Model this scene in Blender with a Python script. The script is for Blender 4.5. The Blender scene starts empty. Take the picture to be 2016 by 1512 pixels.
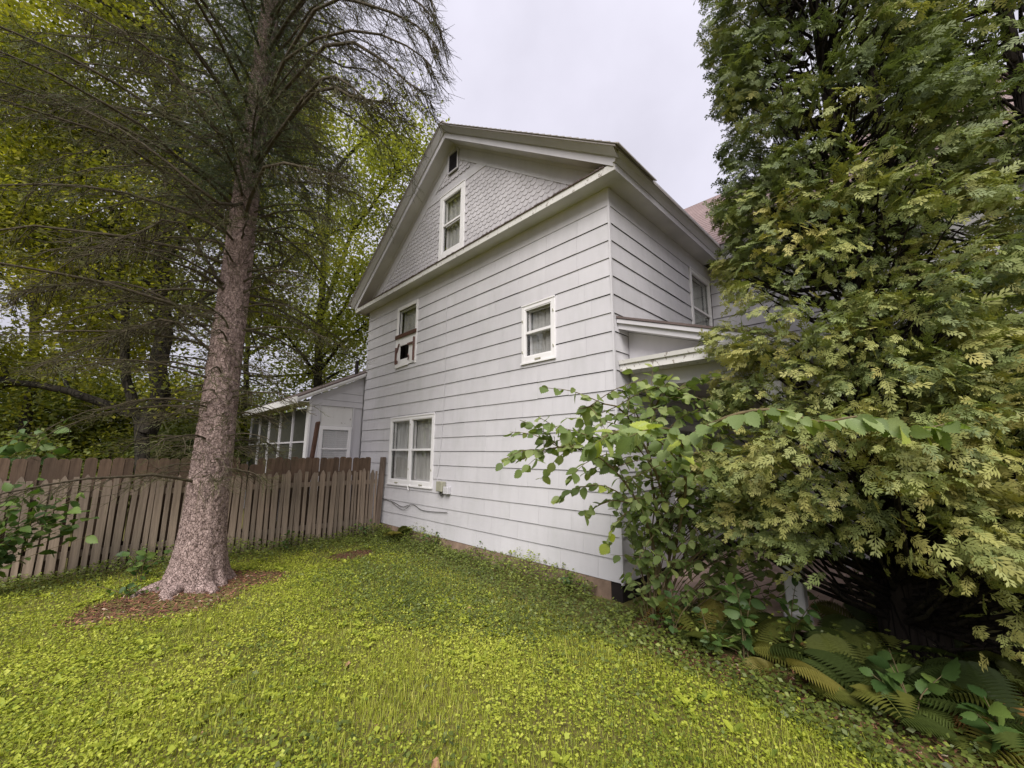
import bpy, math, random
import numpy as np
from mathutils import Matrix, Vector

# ------------------------------------------------------------------ camera
W_PX, H_PX, F_PX = 2016.0, 1512.0, 804.18
CAM = np.array([2.831, -4.675, 1.765])
PITCH, ROLL, YAW = math.radians(9.79), math.radians(0.3115), math.radians(45.579)
FW = np.array([-math.sin(YAW) * math.cos(PITCH), math.cos(YAW) * math.cos(PITCH), math.sin(PITCH)])
_r = np.cross(FW, [0, 0, 1.0]); _r /= np.linalg.norm(_r); _u = np.cross(_r, FW)
RT = _r * math.cos(ROLL) + _u * math.sin(ROLL)
UP = -_r * math.sin(ROLL) + _u * math.cos(ROLL)

scene = bpy.context.scene
col = scene.collection
cd = bpy.data.cameras.new('camera'); cam = bpy.data.objects.new('camera', cd); col.objects.link(cam)
cd.sensor_width = 36.0; cd.lens = F_PX / W_PX * 36.0; cd.clip_start = 0.05; cd.clip_end = 2000
cam.matrix_world = Matrix([[RT[i], UP[i], -FW[i], CAM[i]] for i in range(3)] + [[0, 0, 0, 1]])
scene.camera = cam

# ------------------------------------------------------------------ sky, sun, exposure
SUN_DIR = Vector((0.42, -0.58, 0.70)).normalized()
wd = bpy.data.worlds.new('World'); scene.world = wd; wd.use_nodes = True
nt = wd.node_tree; nt.nodes.clear()
n_out = nt.nodes.new('ShaderNodeOutputWorld'); n_bg = nt.nodes.new('ShaderNodeBackground')
n_sky = nt.nodes.new('ShaderNodeTexSky'); n_sky.sky_type = 'NISHITA'; n_sky.sun_disc = False
n_sky.sun_elevation = math.asin(SUN_DIR.z); n_sky.sun_rotation = math.atan2(SUN_DIR.x, SUN_DIR.y)
n_sky.dust_density = 4.0; n_sky.air_density = 1.0
n_sc = nt.nodes.new('ShaderNodeVectorMath'); n_sc.operation = 'SCALE'; n_sc.inputs['Scale'].default_value = 0.10
nt.links.new(n_sky.outputs[0], n_sc.inputs[0])
n_tc = nt.nodes.new('ShaderNodeTexCoord'); n_sep = nt.nodes.new('ShaderNodeSeparateXYZ')
nt.links.new(n_tc.outputs['Generated'], n_sep.inputs[0])
# standard overcast sky: brighter towards the zenith, with soft cloud mottling
n_m = nt.nodes.new('ShaderNodeMapRange'); n_m.inputs['From Min'].default_value = 0; n_m.inputs['From Max'].default_value = 1
n_m.inputs['To Min'].default_value = 0.38; n_m.inputs['To Max'].default_value = 0.62
n_pw = nt.nodes.new('ShaderNodeMath'); n_pw.operation = 'POWER'; n_pw.inputs[1].default_value = 1.5; n_pw.use_clamp = True
nt.links.new(n_sep.outputs['Z'], n_pw.inputs[0]); nt.links.new(n_pw.outputs[0], n_m.inputs['Value'])
n_no = nt.nodes.new('ShaderNodeTexNoise'); n_no.inputs['Scale'].default_value = 2.2; n_no.inputs['Detail'].default_value = 5
nt.links.new(n_tc.outputs['Generated'], n_no.inputs['Vector'])
n_mr = nt.nodes.new('ShaderNodeMapRange'); n_mr.inputs['From Min'].default_value = 0.3; n_mr.inputs['From Max'].default_value = 0.7
n_mr.inputs['To Min'].default_value = 0.78; n_mr.inputs['To Max'].default_value = 1.06
nt.links.new(n_no.outputs['Fac'], n_mr.inputs['Value'])
n_mul = nt.nodes.new('ShaderNodeMath'); n_mul.operation = 'MULTIPLY'
nt.links.new(n_m.outputs[0], n_mul.inputs[0]); nt.links.new(n_mr.outputs[0], n_mul.inputs[1])
n_tint = nt.nodes.new('ShaderNodeVectorMath'); n_tint.operation = 'SCALE'; n_tint.inputs[0].default_value = (0.93, 0.90, 1.03)
nt.links.new(n_mul.outputs[0], n_tint.inputs['Scale'])
n_mix = nt.nodes.new('ShaderNodeMix'); n_mix.data_type = 'RGBA'; n_mix.inputs['Factor'].default_value = 0.92
nt.links.new(n_sc.outputs[0], n_mix.inputs['A']); nt.links.new(n_tint.outputs[0], n_mix.inputs['B'])
nt.links.new(n_mix.outputs['Result'], n_bg.inputs['Color']); n_bg.inputs['Strength'].default_value = 0.655
nt.links.new(n_bg.outputs[0], n_out.inputs['Surface'])
sl = bpy.data.lights.new('sun', 'SUN'); sl.energy = 1.5; sl.angle = math.radians(40); sl.color = (1.0, 0.965, 0.91)
so = bpy.data.objects.new('sun', sl); col.objects.link(so); so.location = (6, -8, 14)
so.rotation_euler = (-SUN_DIR).to_track_quat('-Z', 'Y').to_euler()
vs = scene.view_settings
vs.view_transform = 'Standard'; vs.look = 'None'; vs.gamma = 1.0; vs.use_curve_mapping = False; vs.exposure = 1.56
scene.render.engine = 'CYCLES'
scene.cycles.max_bounces = 7; scene.cycles.diffuse_bounces = 4; scene.cycles.transmission_bounces = 4
scene.cycles.transparent_max_bounces = 8; scene.cycles.glossy_bounces = 2
scene.cycles.use_denoising = True
scene.cycles.caustics_reflective = False; scene.cycles.caustics_refractive = False

# ------------------------------------------------------------------ helpers
rng = np.random.default_rng(7); random.seed(7)

def px(u, v, depth):
    """point seen at pixel (u, v) of the photograph at this depth along the view axis"""
    return CAM + (FW + (u - W_PX / 2) / F_PX * RT - (v - H_PX / 2) / F_PX * UP) * depth

def tag(o, label=None, cat=None, group=None, kind=None):
    if label: o['label'] = label
    if cat: o['category'] = cat
    if group: o['group'] = group
    if kind: o['kind'] = kind
    return o

def empty(name, loc=(0, 0, 0), parent=None):
    o = bpy.data.objects.new(name, None); col.objects.link(o); o.location = loc; o.empty_display_size = 0.2
    if parent: o.parent = parent
    return o

def link(name, me, parent=None, loc=None, rot=None, kind=None):
    o = bpy.data.objects.new(name, me); col.objects.link(o)
    if parent: o.parent = parent
    if loc is not None: o.location = loc
    if rot is not None: o.rotation_euler = rot
    if kind: o['kind'] = kind
    return o

def np_mesh(name, V, faces_sizes, loops, mat, rnd=None, smooth=False):
    """V (n,3); faces_sizes (m,), loops flat vertex indices; rnd = one float for each face"""
    me = bpy.data.meshes.new(name)
    V = np.ascontiguousarray(V, dtype=np.float32)
    me.vertices.add(len(V)); me.vertices.foreach_set('co', V.ravel())
    loops = np.ascontiguousarray(loops, dtype=np.int32)
    me.loops.add(len(loops)); me.loops.foreach_set('vertex_index', loops)
    fs = np.asarray(faces_sizes, dtype=np.int32)
    st = np.zeros(len(fs), np.int32); st[1:] = np.cumsum(fs)[:-1]
    me.polygons.add(len(fs)); me.polygons.foreach_set('loop_start', st)
    if smooth: me.polygons.foreach_set('use_smooth', np.ones(len(fs), bool))
    me.update(calc_edges=True)
    if not smooth and rnd is None: me.shade_flat()
    if rnd is not None:
        at = me.attributes.new('rnd', 'FLOAT', 'FACE'); at.data.foreach_set('value', np.asarray(rnd, np.float32))
    if mat: me.materials.append(mat)
    return me

def frames(d, n):
    """rotation matrices with x along d and z close to n"""
    d = d / (np.linalg.norm(d, axis=-1, keepdims=True) + 1e-9)
    y = np.cross(n, d); y /= (np.linalg.norm(y, axis=-1, keepdims=True) + 1e-9)
    z = np.cross(d, y)
    return np.stack([d, y, z], axis=-1)

def scatter_mesh(name, tv, tf, pos, rot, sc, mat, rnd):
    """many copies of one small template (verts tv, faces tf) as one mesh"""
    tv = np.asarray(tv, float); N = len(pos); n = len(tv)
    sc = np.asarray(sc, float)
    if sc.ndim == 1: sc = np.repeat(sc[:, None], 3, 1)
    V = np.einsum('nij,nkj->nki', rot, tv[None] * sc[:, None, :]) + pos[:, None, :]
    fl = np.concatenate([np.asarray(f) for f in tf]); fs = np.array([len(f) for f in tf])
    loops = (fl[None] + (np.arange(N) * n)[:, None]).ravel()
    sizes = np.tile(fs, N)
    return np_mesh(name, V.reshape(-1, 3), sizes, loops, mat, np.repeat(rnd, len(fs)))

def tube_batch(P, R, k=5):
    """P (M,N,3) polylines, R (M,N) radii -> verts, sizes, loops"""
    P = np.asarray(P, float); R = np.asarray(R, float); M, N, _ = P.shape
    T = np.gradient(P, axis=1); T /= (np.linalg.norm(T, axis=-1, keepdims=True) + 1e-9)
    ref = np.where(np.abs(T[:, :1, 2:3]) > 0.85, np.array([1.0, 0.13, 0]), np.array([0.05, 0.03, 1.0]))
    ref = np.broadcast_to(ref, T.shape)
    A = np.cross(T, ref); A /= (np.linalg.norm(A, axis=-1, keepdims=True) + 1e-9); B = np.cross(T, A)
    a = np.arange(k) * 2 * math.pi / k
    V = P[:, :, None, :] + R[:, :, None, None] * (np.cos(a)[None, None, :, None] * A[:, :, None, :] + np.sin(a)[None, None, :, None] * B[:, :, None, :])
    i = np.arange(N - 1)[:, None] * k; j = np.arange(k)[None]; j2 = (j + 1) % k
    q = np.stack([i + j, i + j2, i + k + j2, i + k + j], -1).reshape(-1, 4)
    q = (q[None] + (np.arange(M) * N * k)[:, None, None]).reshape(-1, 4)
    return V.reshape(-1, 3), np.full(len(q), 4), q.ravel()

def join_parts(parts):
    V, S, L, off = [], [], [], 0
    for v, s, l in parts:
        V.append(v); S.append(s); L.append(l + off); off += len(v)
    return np.concatenate(V), np.concatenate(S), np.concatenate(L)

def polyline(pts, n):
    """smooth resample of a control polyline"""
    pts = np.asarray(pts, float); m = len(pts)
    t = np.linspace(0, m - 1, n); out = []
    for x in t:
        i = min(int(x), m - 2); f = x - i
        p0, p1, p2, p3 = pts[max(i - 1, 0)], pts[i], pts[i + 1], pts[min(i + 2, m - 1)]
        out.append(0.5 * ((2 * p1) + (-p0 + p2) * f + (2 * p0 - 5 * p1 + 4 * p2 - p3) * f * f + (-p0 + 3 * p1 - 3 * p2 + p3) * f ** 3))
    return np.array(out)

def rnd_unit(n):
    v = rng.normal(size=(n, 3)); return v / np.linalg.norm(v, axis=1, keepdims=True)

class MB:
    def __init__(s): s.v, s.f = [], []
    def hexa(s, c):          # 8 corners: bottom ring then top ring
        o = len(s.v); s.v += [tuple(p) for p in c]
        s.f += [tuple(o + i for i in q) for q in ((3, 2, 1, 0), (4, 5, 6, 7), (0, 1, 5, 4), (1, 2, 6, 5), (2, 3, 7, 6), (3, 0, 4, 7))]
        return s
    def box(s, x0, x1, y0, y1, z0, z1):
        return s.hexa([(x0, y0, z0), (x1, y0, z0), (x1, y1, z0), (x0, y1, z0), (x0, y0, z1), (x1, y0, z1), (x1, y1, z1), (x0, y1, z1)])
    def extrude(s, prof, a, b):
        """closed profile (list of 3-vectors at start), moved from offset a to offset b"""
        o = len(s.v); n = len(prof); a = np.array(a, float); b = np.array(b, float)
        for q in prof: s.v.append(tuple(np.array(q, float) + a))
        for q in prof: s.v.append(tuple(np.array(q, float) + b))
        s.f.append(tuple(range(o + n - 1, o - 1, -1))); s.f.append(tuple(range(o + n, o + 2 * n)))
        for i in range(n):
            j = (i + 1) % n; s.f.append((o + i, o + j, o + n + j, o + n + i))
        return s
    def tube(s, pts, r, k=8):
        pts = np.array(pts, float); rr = np.full(len(pts), r) if np.isscalar(r) else np.array(r)
        V, S, L = tube_batch(pts[None], rr[None], k); o = len(s.v)
        s.v += [tuple(q) for q in V]; s.f += [tuple(int(i) + o for i in L[j * 4:j * 4 + 4]) for j in range(len(S))]
        s.f.append(tuple(o + i for i in range(k))); s.f.append(tuple(len(s.v) - 1 - i for i in range(k)))
        return s
    def mesh(s, name, mat=None, bevel=0):
        me = bpy.data.meshes.new(name); me.from_pydata(s.v, [], s.f)
        import bmesh
        bm = bmesh.new(); bm.from_mesh(me); bmesh.ops.recalc_face_normals(bm, faces=bm.faces)
        if bevel: bmesh.ops.bevel(bm, geom=list(bm.edges), offset=bevel, segments=1, affect='EDGES')
        bm.to_mesh(me); bm.free()
        if mat: me.materials.append(mat)
        return me
    def build(s, name, mat, parent=None, loc=None, rot=None, bevel=0, kind=None):
        return link(name, s.mesh(name, mat, bevel), parent, loc, rot, kind)

# ------------------------------------------------------------------ materials
def new_mat(name):
    m = bpy.data.materials.new(name); m.use_nodes = True
    t = m.node_tree; b = t.nodes['Principled BSDF']
    return m, t, b

def noise(t, scale, detail=4, vec=None, stretch=None, rough=0.55):
    n = t.nodes.new('ShaderNodeTexNoise'); n.inputs['Scale'].default_value = scale
    n.inputs['Detail'].default_value = detail; n.inputs['Roughness'].default_value = rough
    tc = t.nodes.new('ShaderNodeTexCoord'); src = tc.outputs['Object']
    if vec == 'world':
        g = t.nodes.new('ShaderNodeNewGeometry'); src = g.outputs['Position']
    if stretch:
        mp = t.nodes.new('ShaderNodeMapping'); mp.inputs['Scale'].default_value = stretch
        t.links.new(src, mp.inputs['Vector']); src = mp.outputs[0]
    t.links.new(src, n.inputs['Vector'])
    return n

def ramp(t, fac, stops):
    r = t.nodes.new('ShaderNodeValToRGB'); e = r.color_ramp.elements
    while len(e) < len(stops): e.new(0.5)
    for k, (p, c) in enumerate(stops): e[k].position = p; e[k].color = (*c, 1)
    t.links.new(fac, r.inputs['Fac']); return r

def bump(t, b, height, strength, dist=0.01):
    n = t.nodes.new('ShaderNodeBump'); n.inputs['Strength'].default_value = strength; n.inputs['Distance'].default_value = dist
    t.links.new(height, n.inputs['Height']); t.links.new(n.outputs[0], b.inputs['Normal']); return n

def mixc(t, fac, a, b, mode='MIX'):
    m = t.nodes.new('ShaderNodeMix'); m.data_type = 'RGBA'; m.blend_type = mode
    for key, val in (('Factor', fac), ('A', a), ('B', b)):
        s = m.inputs[key]
        if hasattr(val, 'links') or hasattr(val, 'is_linked'): t.links.new(val, s)
        elif key == 'Factor': s.default_value = val
        else: s.default_value = (*val, 1)
    return m.outputs['Result']

def painted(name, c, var=0.08, streak=True, rough=0.55, peel=0.0, peel_c=(0.16, 0.12, 0.09), obj_var=0.03, stain=False):
    m, t, b = new_mat(name)
    n1 = noise(t, 1.3, 5, 'world'); lo = tuple(x * (1 - var * 1.6) for x in c); hi = tuple(min(1, x * (1 + var)) for x in c)
    out = ramp(t, n1.outputs['Fac'], [(0.3, lo), (0.7, hi)]).outputs[0]
    if streak:
        n2 = noise(t, 9, 4, 'world', (1, 1, 0.12))
        out = mixc(t, 0.5, out, ramp(t, n2.outputs['Fac'], [(0.35, tuple(x * 0.93 for x in c)), (0.6, c)]).outputs[0])
    if obj_var:
        oi = t.nodes.new('ShaderNodeObjectInfo')
        out = mixc(t, 1.0, out, ramp(t, oi.outputs['Random'], [(0, (1 - obj_var,) * 3), (1, (1 + obj_var,) * 3)]).outputs[0], 'MULTIPLY')
    if stain:                       # blotchy grey-green mildew and rain streaks with their own irregular shape
        ns = noise(t, 2.6, 6, 'world', (1, 1, 0.45), 0.65)
        out = mixc(t, ramp(t, ns.outputs['Fac'], [(0.50, (0, 0, 0)), (0.78, (0.35, 0.35, 0.35))]).outputs[0], out, tuple(x * y for x, y in zip(c, (0.66, 0.70, 0.64))))
    n4 = noise(t, 120, 3, 'world')
    if peel:
        n3 = noise(t, 14, 6, 'world', (1, 1, 0.7), 0.65)
        r3 = ramp(t, n3.outputs['Fac'], [(1 - peel - 0.02, (0, 0, 0)), (1 - peel, (1, 1, 1))])
        out = mixc(t, r3.outputs[0], out, peel_c)
    t.links.new(out, b.inputs['Base Color']); b.inputs['Roughness'].default_value = rough
    b.inputs['Specular IOR Level'].default_value = 0.3
    bump(t, b, n4.outputs['Fac'], 0.12, 0.004)
    return m

def leaf_mat(name, stops, trans=0.35, rough=0.5, spec=0.35, tint=(1.15, 1.2, 0.55)):
    """leaf colours picked by the 'rnd' face attribute, thin and translucent"""
    m, t, b = new_mat(name)
    a = t.nodes.new('ShaderNodeAttribute'); a.attribute_name = 'rnd'
    oi = t.nodes.new('ShaderNodeObjectInfo')
    r = ramp(t, a.outputs['Fac'], stops)
    t.links.new(r.outputs[0], b.inputs['Base Color'])
    b.inputs['Roughness'].default_value = rough; b.inputs['Specular IOR Level'].default_value = spec
    tr = t.nodes.new('ShaderNodeBsdfTranslucent')
    t.links.new(mixc(t, 1.0, r.outputs[0], tint, 'MULTIPLY'), tr.inputs['Color'])
    mx = t.nodes.new('ShaderNodeMixShader'); mx.inputs['Fac'].default_value = trans
    t.links.new(b.outputs[0], mx.inputs[1]); t.links.new(tr.outputs[0], mx.inputs[2])
    t.links.new(mx.outputs[0], t.nodes['Material Output'].inputs['Surface'])
    return m

def wood(name, c1, c2, along=(1, 1, 0.08), rough=0.85, moss=None):
    m, t, b = new_mat(name)
    n1 = noise(t, 18, 6, None, along, 0.65); n2 = noise(t, 1.2, 3, 'world')
    oi = t.nodes.new('ShaderNodeObjectInfo')
    out = ramp(t, n1.outputs['Fac'], [(0.3, c1), (0.72, c2)]).outputs[0]
    out = mixc(t, 1.0, out, ramp(t, oi.outputs['Random'], [(0, (0.78, 0.78, 0.78)), (1, (1.14, 1.12, 1.1))]).outputs[0], 'MULTIPLY')
    out = mixc(t, 0.55, out, mixc(t, 1.0, out, ramp(t, n2.outputs['Fac'], [(0.35, (0.6, 0.62, 0.6)), (0.65, (1.1, 1.05, 1.0))]).outputs[0], 'MULTIPLY'))
    t.links.new(out, b.inputs['Base Color']); b.inputs['Roughness'].default_value = rough
    b.inputs['Specular IOR Level'].default_value = 0.15
    bump(t, b, n1.outputs['Fac'], 0.35, 0.004)
    return m

def glass_mat():
    m, t, b = new_mat('window_glass'); t.nodes.remove(b)
    f = t.nodes.new('ShaderNodeLayerWeight'); f.inputs['Blend'].default_value = 0.35
    f2 = t.nodes.new('ShaderNodeMath'); f2.operation = 'POWER'; f2.inputs[1].default_value = 2.5; t.links.new(f.outputs['Facing'], f2.inputs[0])
    g = t.nodes.new('ShaderNodeBsdfGlossy'); g.inputs['Roughness'].default_value = 0.03; g.inputs['Color'].default_value = (0.95, 1, 0.97, 1)
    n = noise(t, 1.6, 2, 'world'); bp = t.nodes.new('ShaderNodeBump'); bp.inputs['Strength'].default_value = 0.1; bp.inputs['Distance'].default_value = 0.02
    t.links.new(n.outputs['Fac'], bp.inputs['Height']); t.links.new(bp.outputs[0], g.inputs['Normal'])
    tp = t.nodes.new('ShaderNodeBsdfTransparent'); tp.inputs['Color'].default_value = (0.94, 0.94, 0.94, 1)
    ad = t.nodes.new('ShaderNodeMath'); ad.operation = 'MULTIPLY_ADD'; ad.inputs[1].default_value = 0.75; ad.inputs[2].default_value = 0.05
    t.links.new(f2.outputs[0], ad.inputs[0])
    mx = t.nodes.new('ShaderNodeMixShader'); t.links.new(ad.outputs[0], mx.inputs['Fac'])
    t.links.new(tp.outputs[0], mx.inputs[1]); t.links.new(g.outputs[0], mx.inputs[2])
    t.links.new(mx.outputs[0], t.nodes['Material Output'].inputs['Surface'])
    return m

def plain(name, c, rough=0.8, nscale=8, var=0.2, metal=0, spec=0.3, bmp=0.2):
    m, t, b = new_mat(name)
    n = noise(t, nscale, 5, 'world')
    t.links.new(ramp(t, n.outputs['Fac'], [(0.3, tuple(x * (1 - var) for x in c)), (0.7, tuple(min(1, x * (1 + var)) for x in c))]).outputs[0], b.inputs['Base Color'])
    b.inputs['Roughness'].default_value = rough; b.inputs['Metallic'].default_value = metal; b.inputs['Specular IOR Level'].default_value = spec
    if bmp: bump(t, b, n.outputs['Fac'], bmp, 0.01)
    return m

M = {}
M['siding'] = painted('grey_siding_paint', (0.57, 0.556, 0.585), 0.06, True, 0.6, 0.0, obj_var=0.028, stain=True)
M['trimgrey'] = painted('grey_trim_paint', (0.555, 0.54, 0.57), 0.07, True, 0.55)
M['scale'] = painted('gable_shingle_paint', (0.51, 0.49, 0.515), 0.07, False, 0.6, obj_var=0.06)
M['white'] = painted('white_window_paint', (0.79, 0.775, 0.785), 0.06, True, 0.5, 0.0)
M['peel'] = painted('peeling_white_paint', (0.66, 0.645, 0.62), 0.10, True, 0.55, 0.39, (0.30, 0.27, 0.24))
M['peel2'] = painted('worn_white_paint', (0.68, 0.665, 0.66), 0.10, True, 0.55, 0.345, (0.36, 0.33, 0.30))
M['soffit'] = painted('soffit_paint', (0.58, 0.57, 0.57), 0.12, False, 0.6, 0.0)
M['felt'] = plain('black_felt', (0.018, 0.014, 0.013), 0.95, 8, 0.2)
M['found'] = plain('brown_parged_foundation', (0.25, 0.175, 0.13), 0.9, 4, 0.45, bmp=0.5)
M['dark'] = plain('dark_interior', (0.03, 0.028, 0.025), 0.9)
M['glass'] = glass_mat()
M['brownwood'] = plain('stained_brown_board', (0.09, 0.045, 0.03), 0.7, 12, 0.3)
M['rust'] = plain('rusty_metal', (0.13, 0.07, 0.06), 0.7, 30, 0.4)
M['boxgrey'] = plain('grey_plastic_box', (0.33, 0.32, 0.25), 0.6, 12, 0.15)
M['cable'] = plain('dark_cable', (0.07, 0.065, 0.06), 0.6)
M['vent'] = plain('dark_louvre', (0.06, 0.055, 0.075), 0.6)
M['picket'] = wood('weathered_picket_wood', (0.165, 0.130, 0.104), (0.38, 0.305, 0.245))
M['board'] = wood('dark_weathered_board', (0.075, 0.050, 0.037), (0.22, 0.155, 0.115))
M['postwood'] = wood('grey_fence_post_wood', (0.10, 0.075, 0.06), (0.21, 0.165, 0.14))
M['screen'] = plain('dark_insect_screen', (0.05, 0.05, 0.04), 0.6)
M['concrete'] = plain('pale_driveway', (0.62, 0.58, 0.52), 0.9, 3, 0.12)
M['flag'] = plain('pink_flagstone', (0.60, 0.44, 0.37), 0.85, 6, 0.2)
M['soil'] = plain('dark_soil', (0.055, 0.028, 0.018), 0.95, 10, 0.4)

def curtain_mat():
    m, t, b = new_mat('grey_curtain_cloth')
    n = noise(t, 14, 4, 'world', (1, 1, 0.1))
    t.links.new(ramp(t, n.outputs['Fac'], [(0.3, (0.36, 0.36, 0.345)), (0.7, (0.54, 0.535, 0.52))]).outputs[0], b.inputs['Base Color'])
    b.inputs['Roughness'].default_value = 0.9; return m
M['curtain'] = curtain_mat()

def roof_mat(name, c):
    m, t, b = new_mat(name)
    n = noise(t, 60, 4, 'world'); n2 = noise(t, 3.5, 3, 'world')
    out = mixc(t, 0.5, ramp(t, n.outputs['Fac'], [(0.3, tuple(x * 0.6 for x in c)), (0.7, tuple(x * 1.3 for x in c))]).outputs[0],
               ramp(t, n2.outputs['Fac'], [(0.3, tuple(x * 0.8 for x in c)), (0.7, tuple(x * 1.15 for x in c))]).outputs[0])
    t.links.new(out, b.inputs['Base Color']); b.inputs['Roughness'].default_value = 0.95
    bump(t, b, n.outputs['Fac'], 0.4, 0.01); return m
M['roof'] = roof_mat('pinkish_asphalt_shingle', (0.27, 0.20, 0.195))
M['roofedge'] = roof_mat('weathered_grey_shingle', (0.34, 0.31, 0.295))
M['roofdark'] = roof_mat('brown_asphalt_shingle', (0.12, 0.09, 0.085))

def bark_mat(name, c_dark, c_mid, c_light, vs, stretch=(1, 1, 0.8), strength=0.9):
    m, t, b = new_mat(name)
    tc = t.nodes.new('ShaderNodeTexCoord'); mp = t.nodes.new('ShaderNodeMapping'); mp.inputs['Scale'].default_value = stretch
    t.links.new(tc.outputs['Object'], mp.inputs['Vector'])
    nz = t.nodes.new('ShaderNodeTexNoise'); nz.inputs['Scale'].default_value = vs * 0.6; nz.inputs['Detail'].default_value = 5
    t.links.new(mp.outputs[0], nz.inputs['Vector'])
    wv = t.nodes.new('ShaderNodeVectorMath'); wv.operation = 'MULTIPLY_ADD'; wv.inputs[1].default_value = (0.05,) * 3
    t.links.new(nz.outputs['Color'], wv.inputs[0]); t.links.new(mp.outputs[0], wv.inputs[2])
    v = t.nodes.new('ShaderNodeTexVoronoi'); v.feature = 'DISTANCE_TO_EDGE'; v.inputs['Scale'].default_value = vs
    v2 = t.nodes.new('ShaderNodeTexVoronoi'); v2.inputs['Scale'].default_value = vs
    t.links.new(wv.outputs[0], v.inputs['Vector']); t.links.new(wv.outputs[0], v2.inputs['Vector'])
    base = mixc(t, 0.6, ramp(t, v2.outputs['Color'], [(0.1, c_mid), (0.9, c_light)]).outputs[0],
                ramp(t, nz.outputs['Fac'], [(0.3, c_dark), (0.7, c_light)]).outputs[0])
    edge = ramp(t, v.outputs['Distance'], [(0.0, (0.05, 0.05, 0.05)), (0.07, (1, 1, 1))])
    out = mixc(t, edge.outputs[0], c_dark, base)
    t.links.new(out, b.inputs['Base Color']); b.inputs['Roughness'].default_value = 0.92; b.inputs['Specular IOR Level'].default_value = 0.15
    ht = t.nodes.new('ShaderNodeMath'); ht.operation = 'MULTIPLY_ADD'; ht.inputs[1].default_value = 0.5
    t.links.new(v2.outputs['Color'], ht.inputs[0]); t.links.new(edge.outputs[0], ht.inputs[2])
    bump(t, b, ht.outputs[0], strength, 0.012)
    return m
M['sprucebark'] = bark_mat('scaly_spruce_bark', (0.085, 0.054, 0.046), (0.28, 0.20, 0.18), (0.52, 0.395, 0.365), 36, (1, 1, 0.75), 1.0)
M['darkbark'] = bark_mat('dark_tree_bark', (0.008, 0.007, 0.006), (0.022, 0.019, 0.015), (0.05, 0.043, 0.034), 9, (1, 1, 0.25))
M['cedarbark'] = bark_mat('dark_fibrous_bark', (0.008, 0.006, 0.005), (0.018, 0.014, 0.012), (0.04, 0.032, 0.026), 14, (1, 1, 0.12))
M['twig'] = plain('dead_twig', (0.070, 0.056, 0.036), 0.9, 20, 0.3)
M['twigfine'] = plain('fine_dead_twig', (0.080, 0.074, 0.034), 0.9, 20, 0.3)
M['stem'] = plain('green_brown_stem', (0.13, 0.10, 0.05), 0.8, 20, 0.3)
M['stemdark'] = plain('dark_brown_stem', (0.055, 0.035, 0.02), 0.8, 20, 0.3)

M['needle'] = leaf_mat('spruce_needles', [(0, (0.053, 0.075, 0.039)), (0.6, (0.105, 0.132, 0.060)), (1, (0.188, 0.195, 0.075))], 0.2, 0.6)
M['maple'] = leaf_mat('yellow_green_leaves', [(0, (0.10, 0.122, 0.024)), (0.5, (0.25, 0.255, 0.036)), (1, (0.50, 0.455, 0.06))], 0.5)
M['locust'] = leaf_mat('light_green_leaves', [(0, (0.121, 0.149, 0.030)), (0.5, (0.270, 0.290, 0.054)), (1, (0.459, 0.459, 0.090))], 0.5)
M['underst'] = leaf_mat('understory_leaves', [(0, (0.070, 0.091, 0.028)), (0.5, (0.140, 0.168, 0.045)), (1, (0.266, 0.294, 0.077))], 0.4)
M['cedar'] = leaf_mat('arborvitae_sprays', [(0, (0.090, 0.120, 0.050)), (0.42, (0.205, 0.250, 0.085)), (0.75, (0.34, 0.345, 0.110)), (1, (0.42, 0.385, 0.125))], 0.25, 0.55)
M['elm'] = leaf_mat('toothed_leaf', [(0, (0.13, 0.185, 0.06)), (0.5, (0.23, 0.30, 0.10)), (0.8, (0.36, 0.42, 0.17)), (1, (0.44, 0.47, 0.07))], 0.45, 0.5)
M['broad'] = leaf_mat('undergrowth_leaf', [(0, (0.03, 0.06, 0.016)), (0.6, (0.075, 0.125, 0.03)), (1, (0.16, 0.21, 0.045))], 0.35, 0.5)
M['fern'] = leaf_mat('fern_green', [(0, (0.045, 0.065, 0.017)), (0.7, (0.12, 0.145, 0.03)), (1, (0.24, 0.22, 0.045))], 0.35)
M['fernbrown'] = leaf_mat('fern_brown', [(0, (0.16, 0.085, 0.03)), (1, (0.36, 0.20, 0.06))], 0.35)
M['clover'] = leaf_mat('clover_leaf', [(0, (0.12, 0.175, 0.026)), (0.5, (0.405, 0.455, 0.052)), (1, (0.60, 0.62, 0.11))], 0.35, 0.5)
M['grass'] = leaf_mat('grass_blade', [(0, (0.17, 0.21, 0.032)), (0.6, (0.40, 0.435, 0.055)), (1, (0.58, 0.54, 0.13))], 0.35, 0.5)
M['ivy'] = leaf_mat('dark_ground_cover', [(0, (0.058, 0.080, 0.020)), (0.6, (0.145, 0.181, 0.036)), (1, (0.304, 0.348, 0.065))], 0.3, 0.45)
M['deadleaf'] = leaf_mat('dead_leaf', [(0, (0.18, 0.085, 0.045)), (1, (0.36, 0.20, 0.12))], 0.2, 0.7)
M['mulch'] = leaf_mat('red_mulch', [(0, (0.075, 0.033, 0.021)), (0.7, (0.240, 0.105, 0.063)), (0.95, (0.390, 0.195, 0.120)), (1, (0.620, 0.540, 0.420))], 0.0, 0.9)

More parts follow.
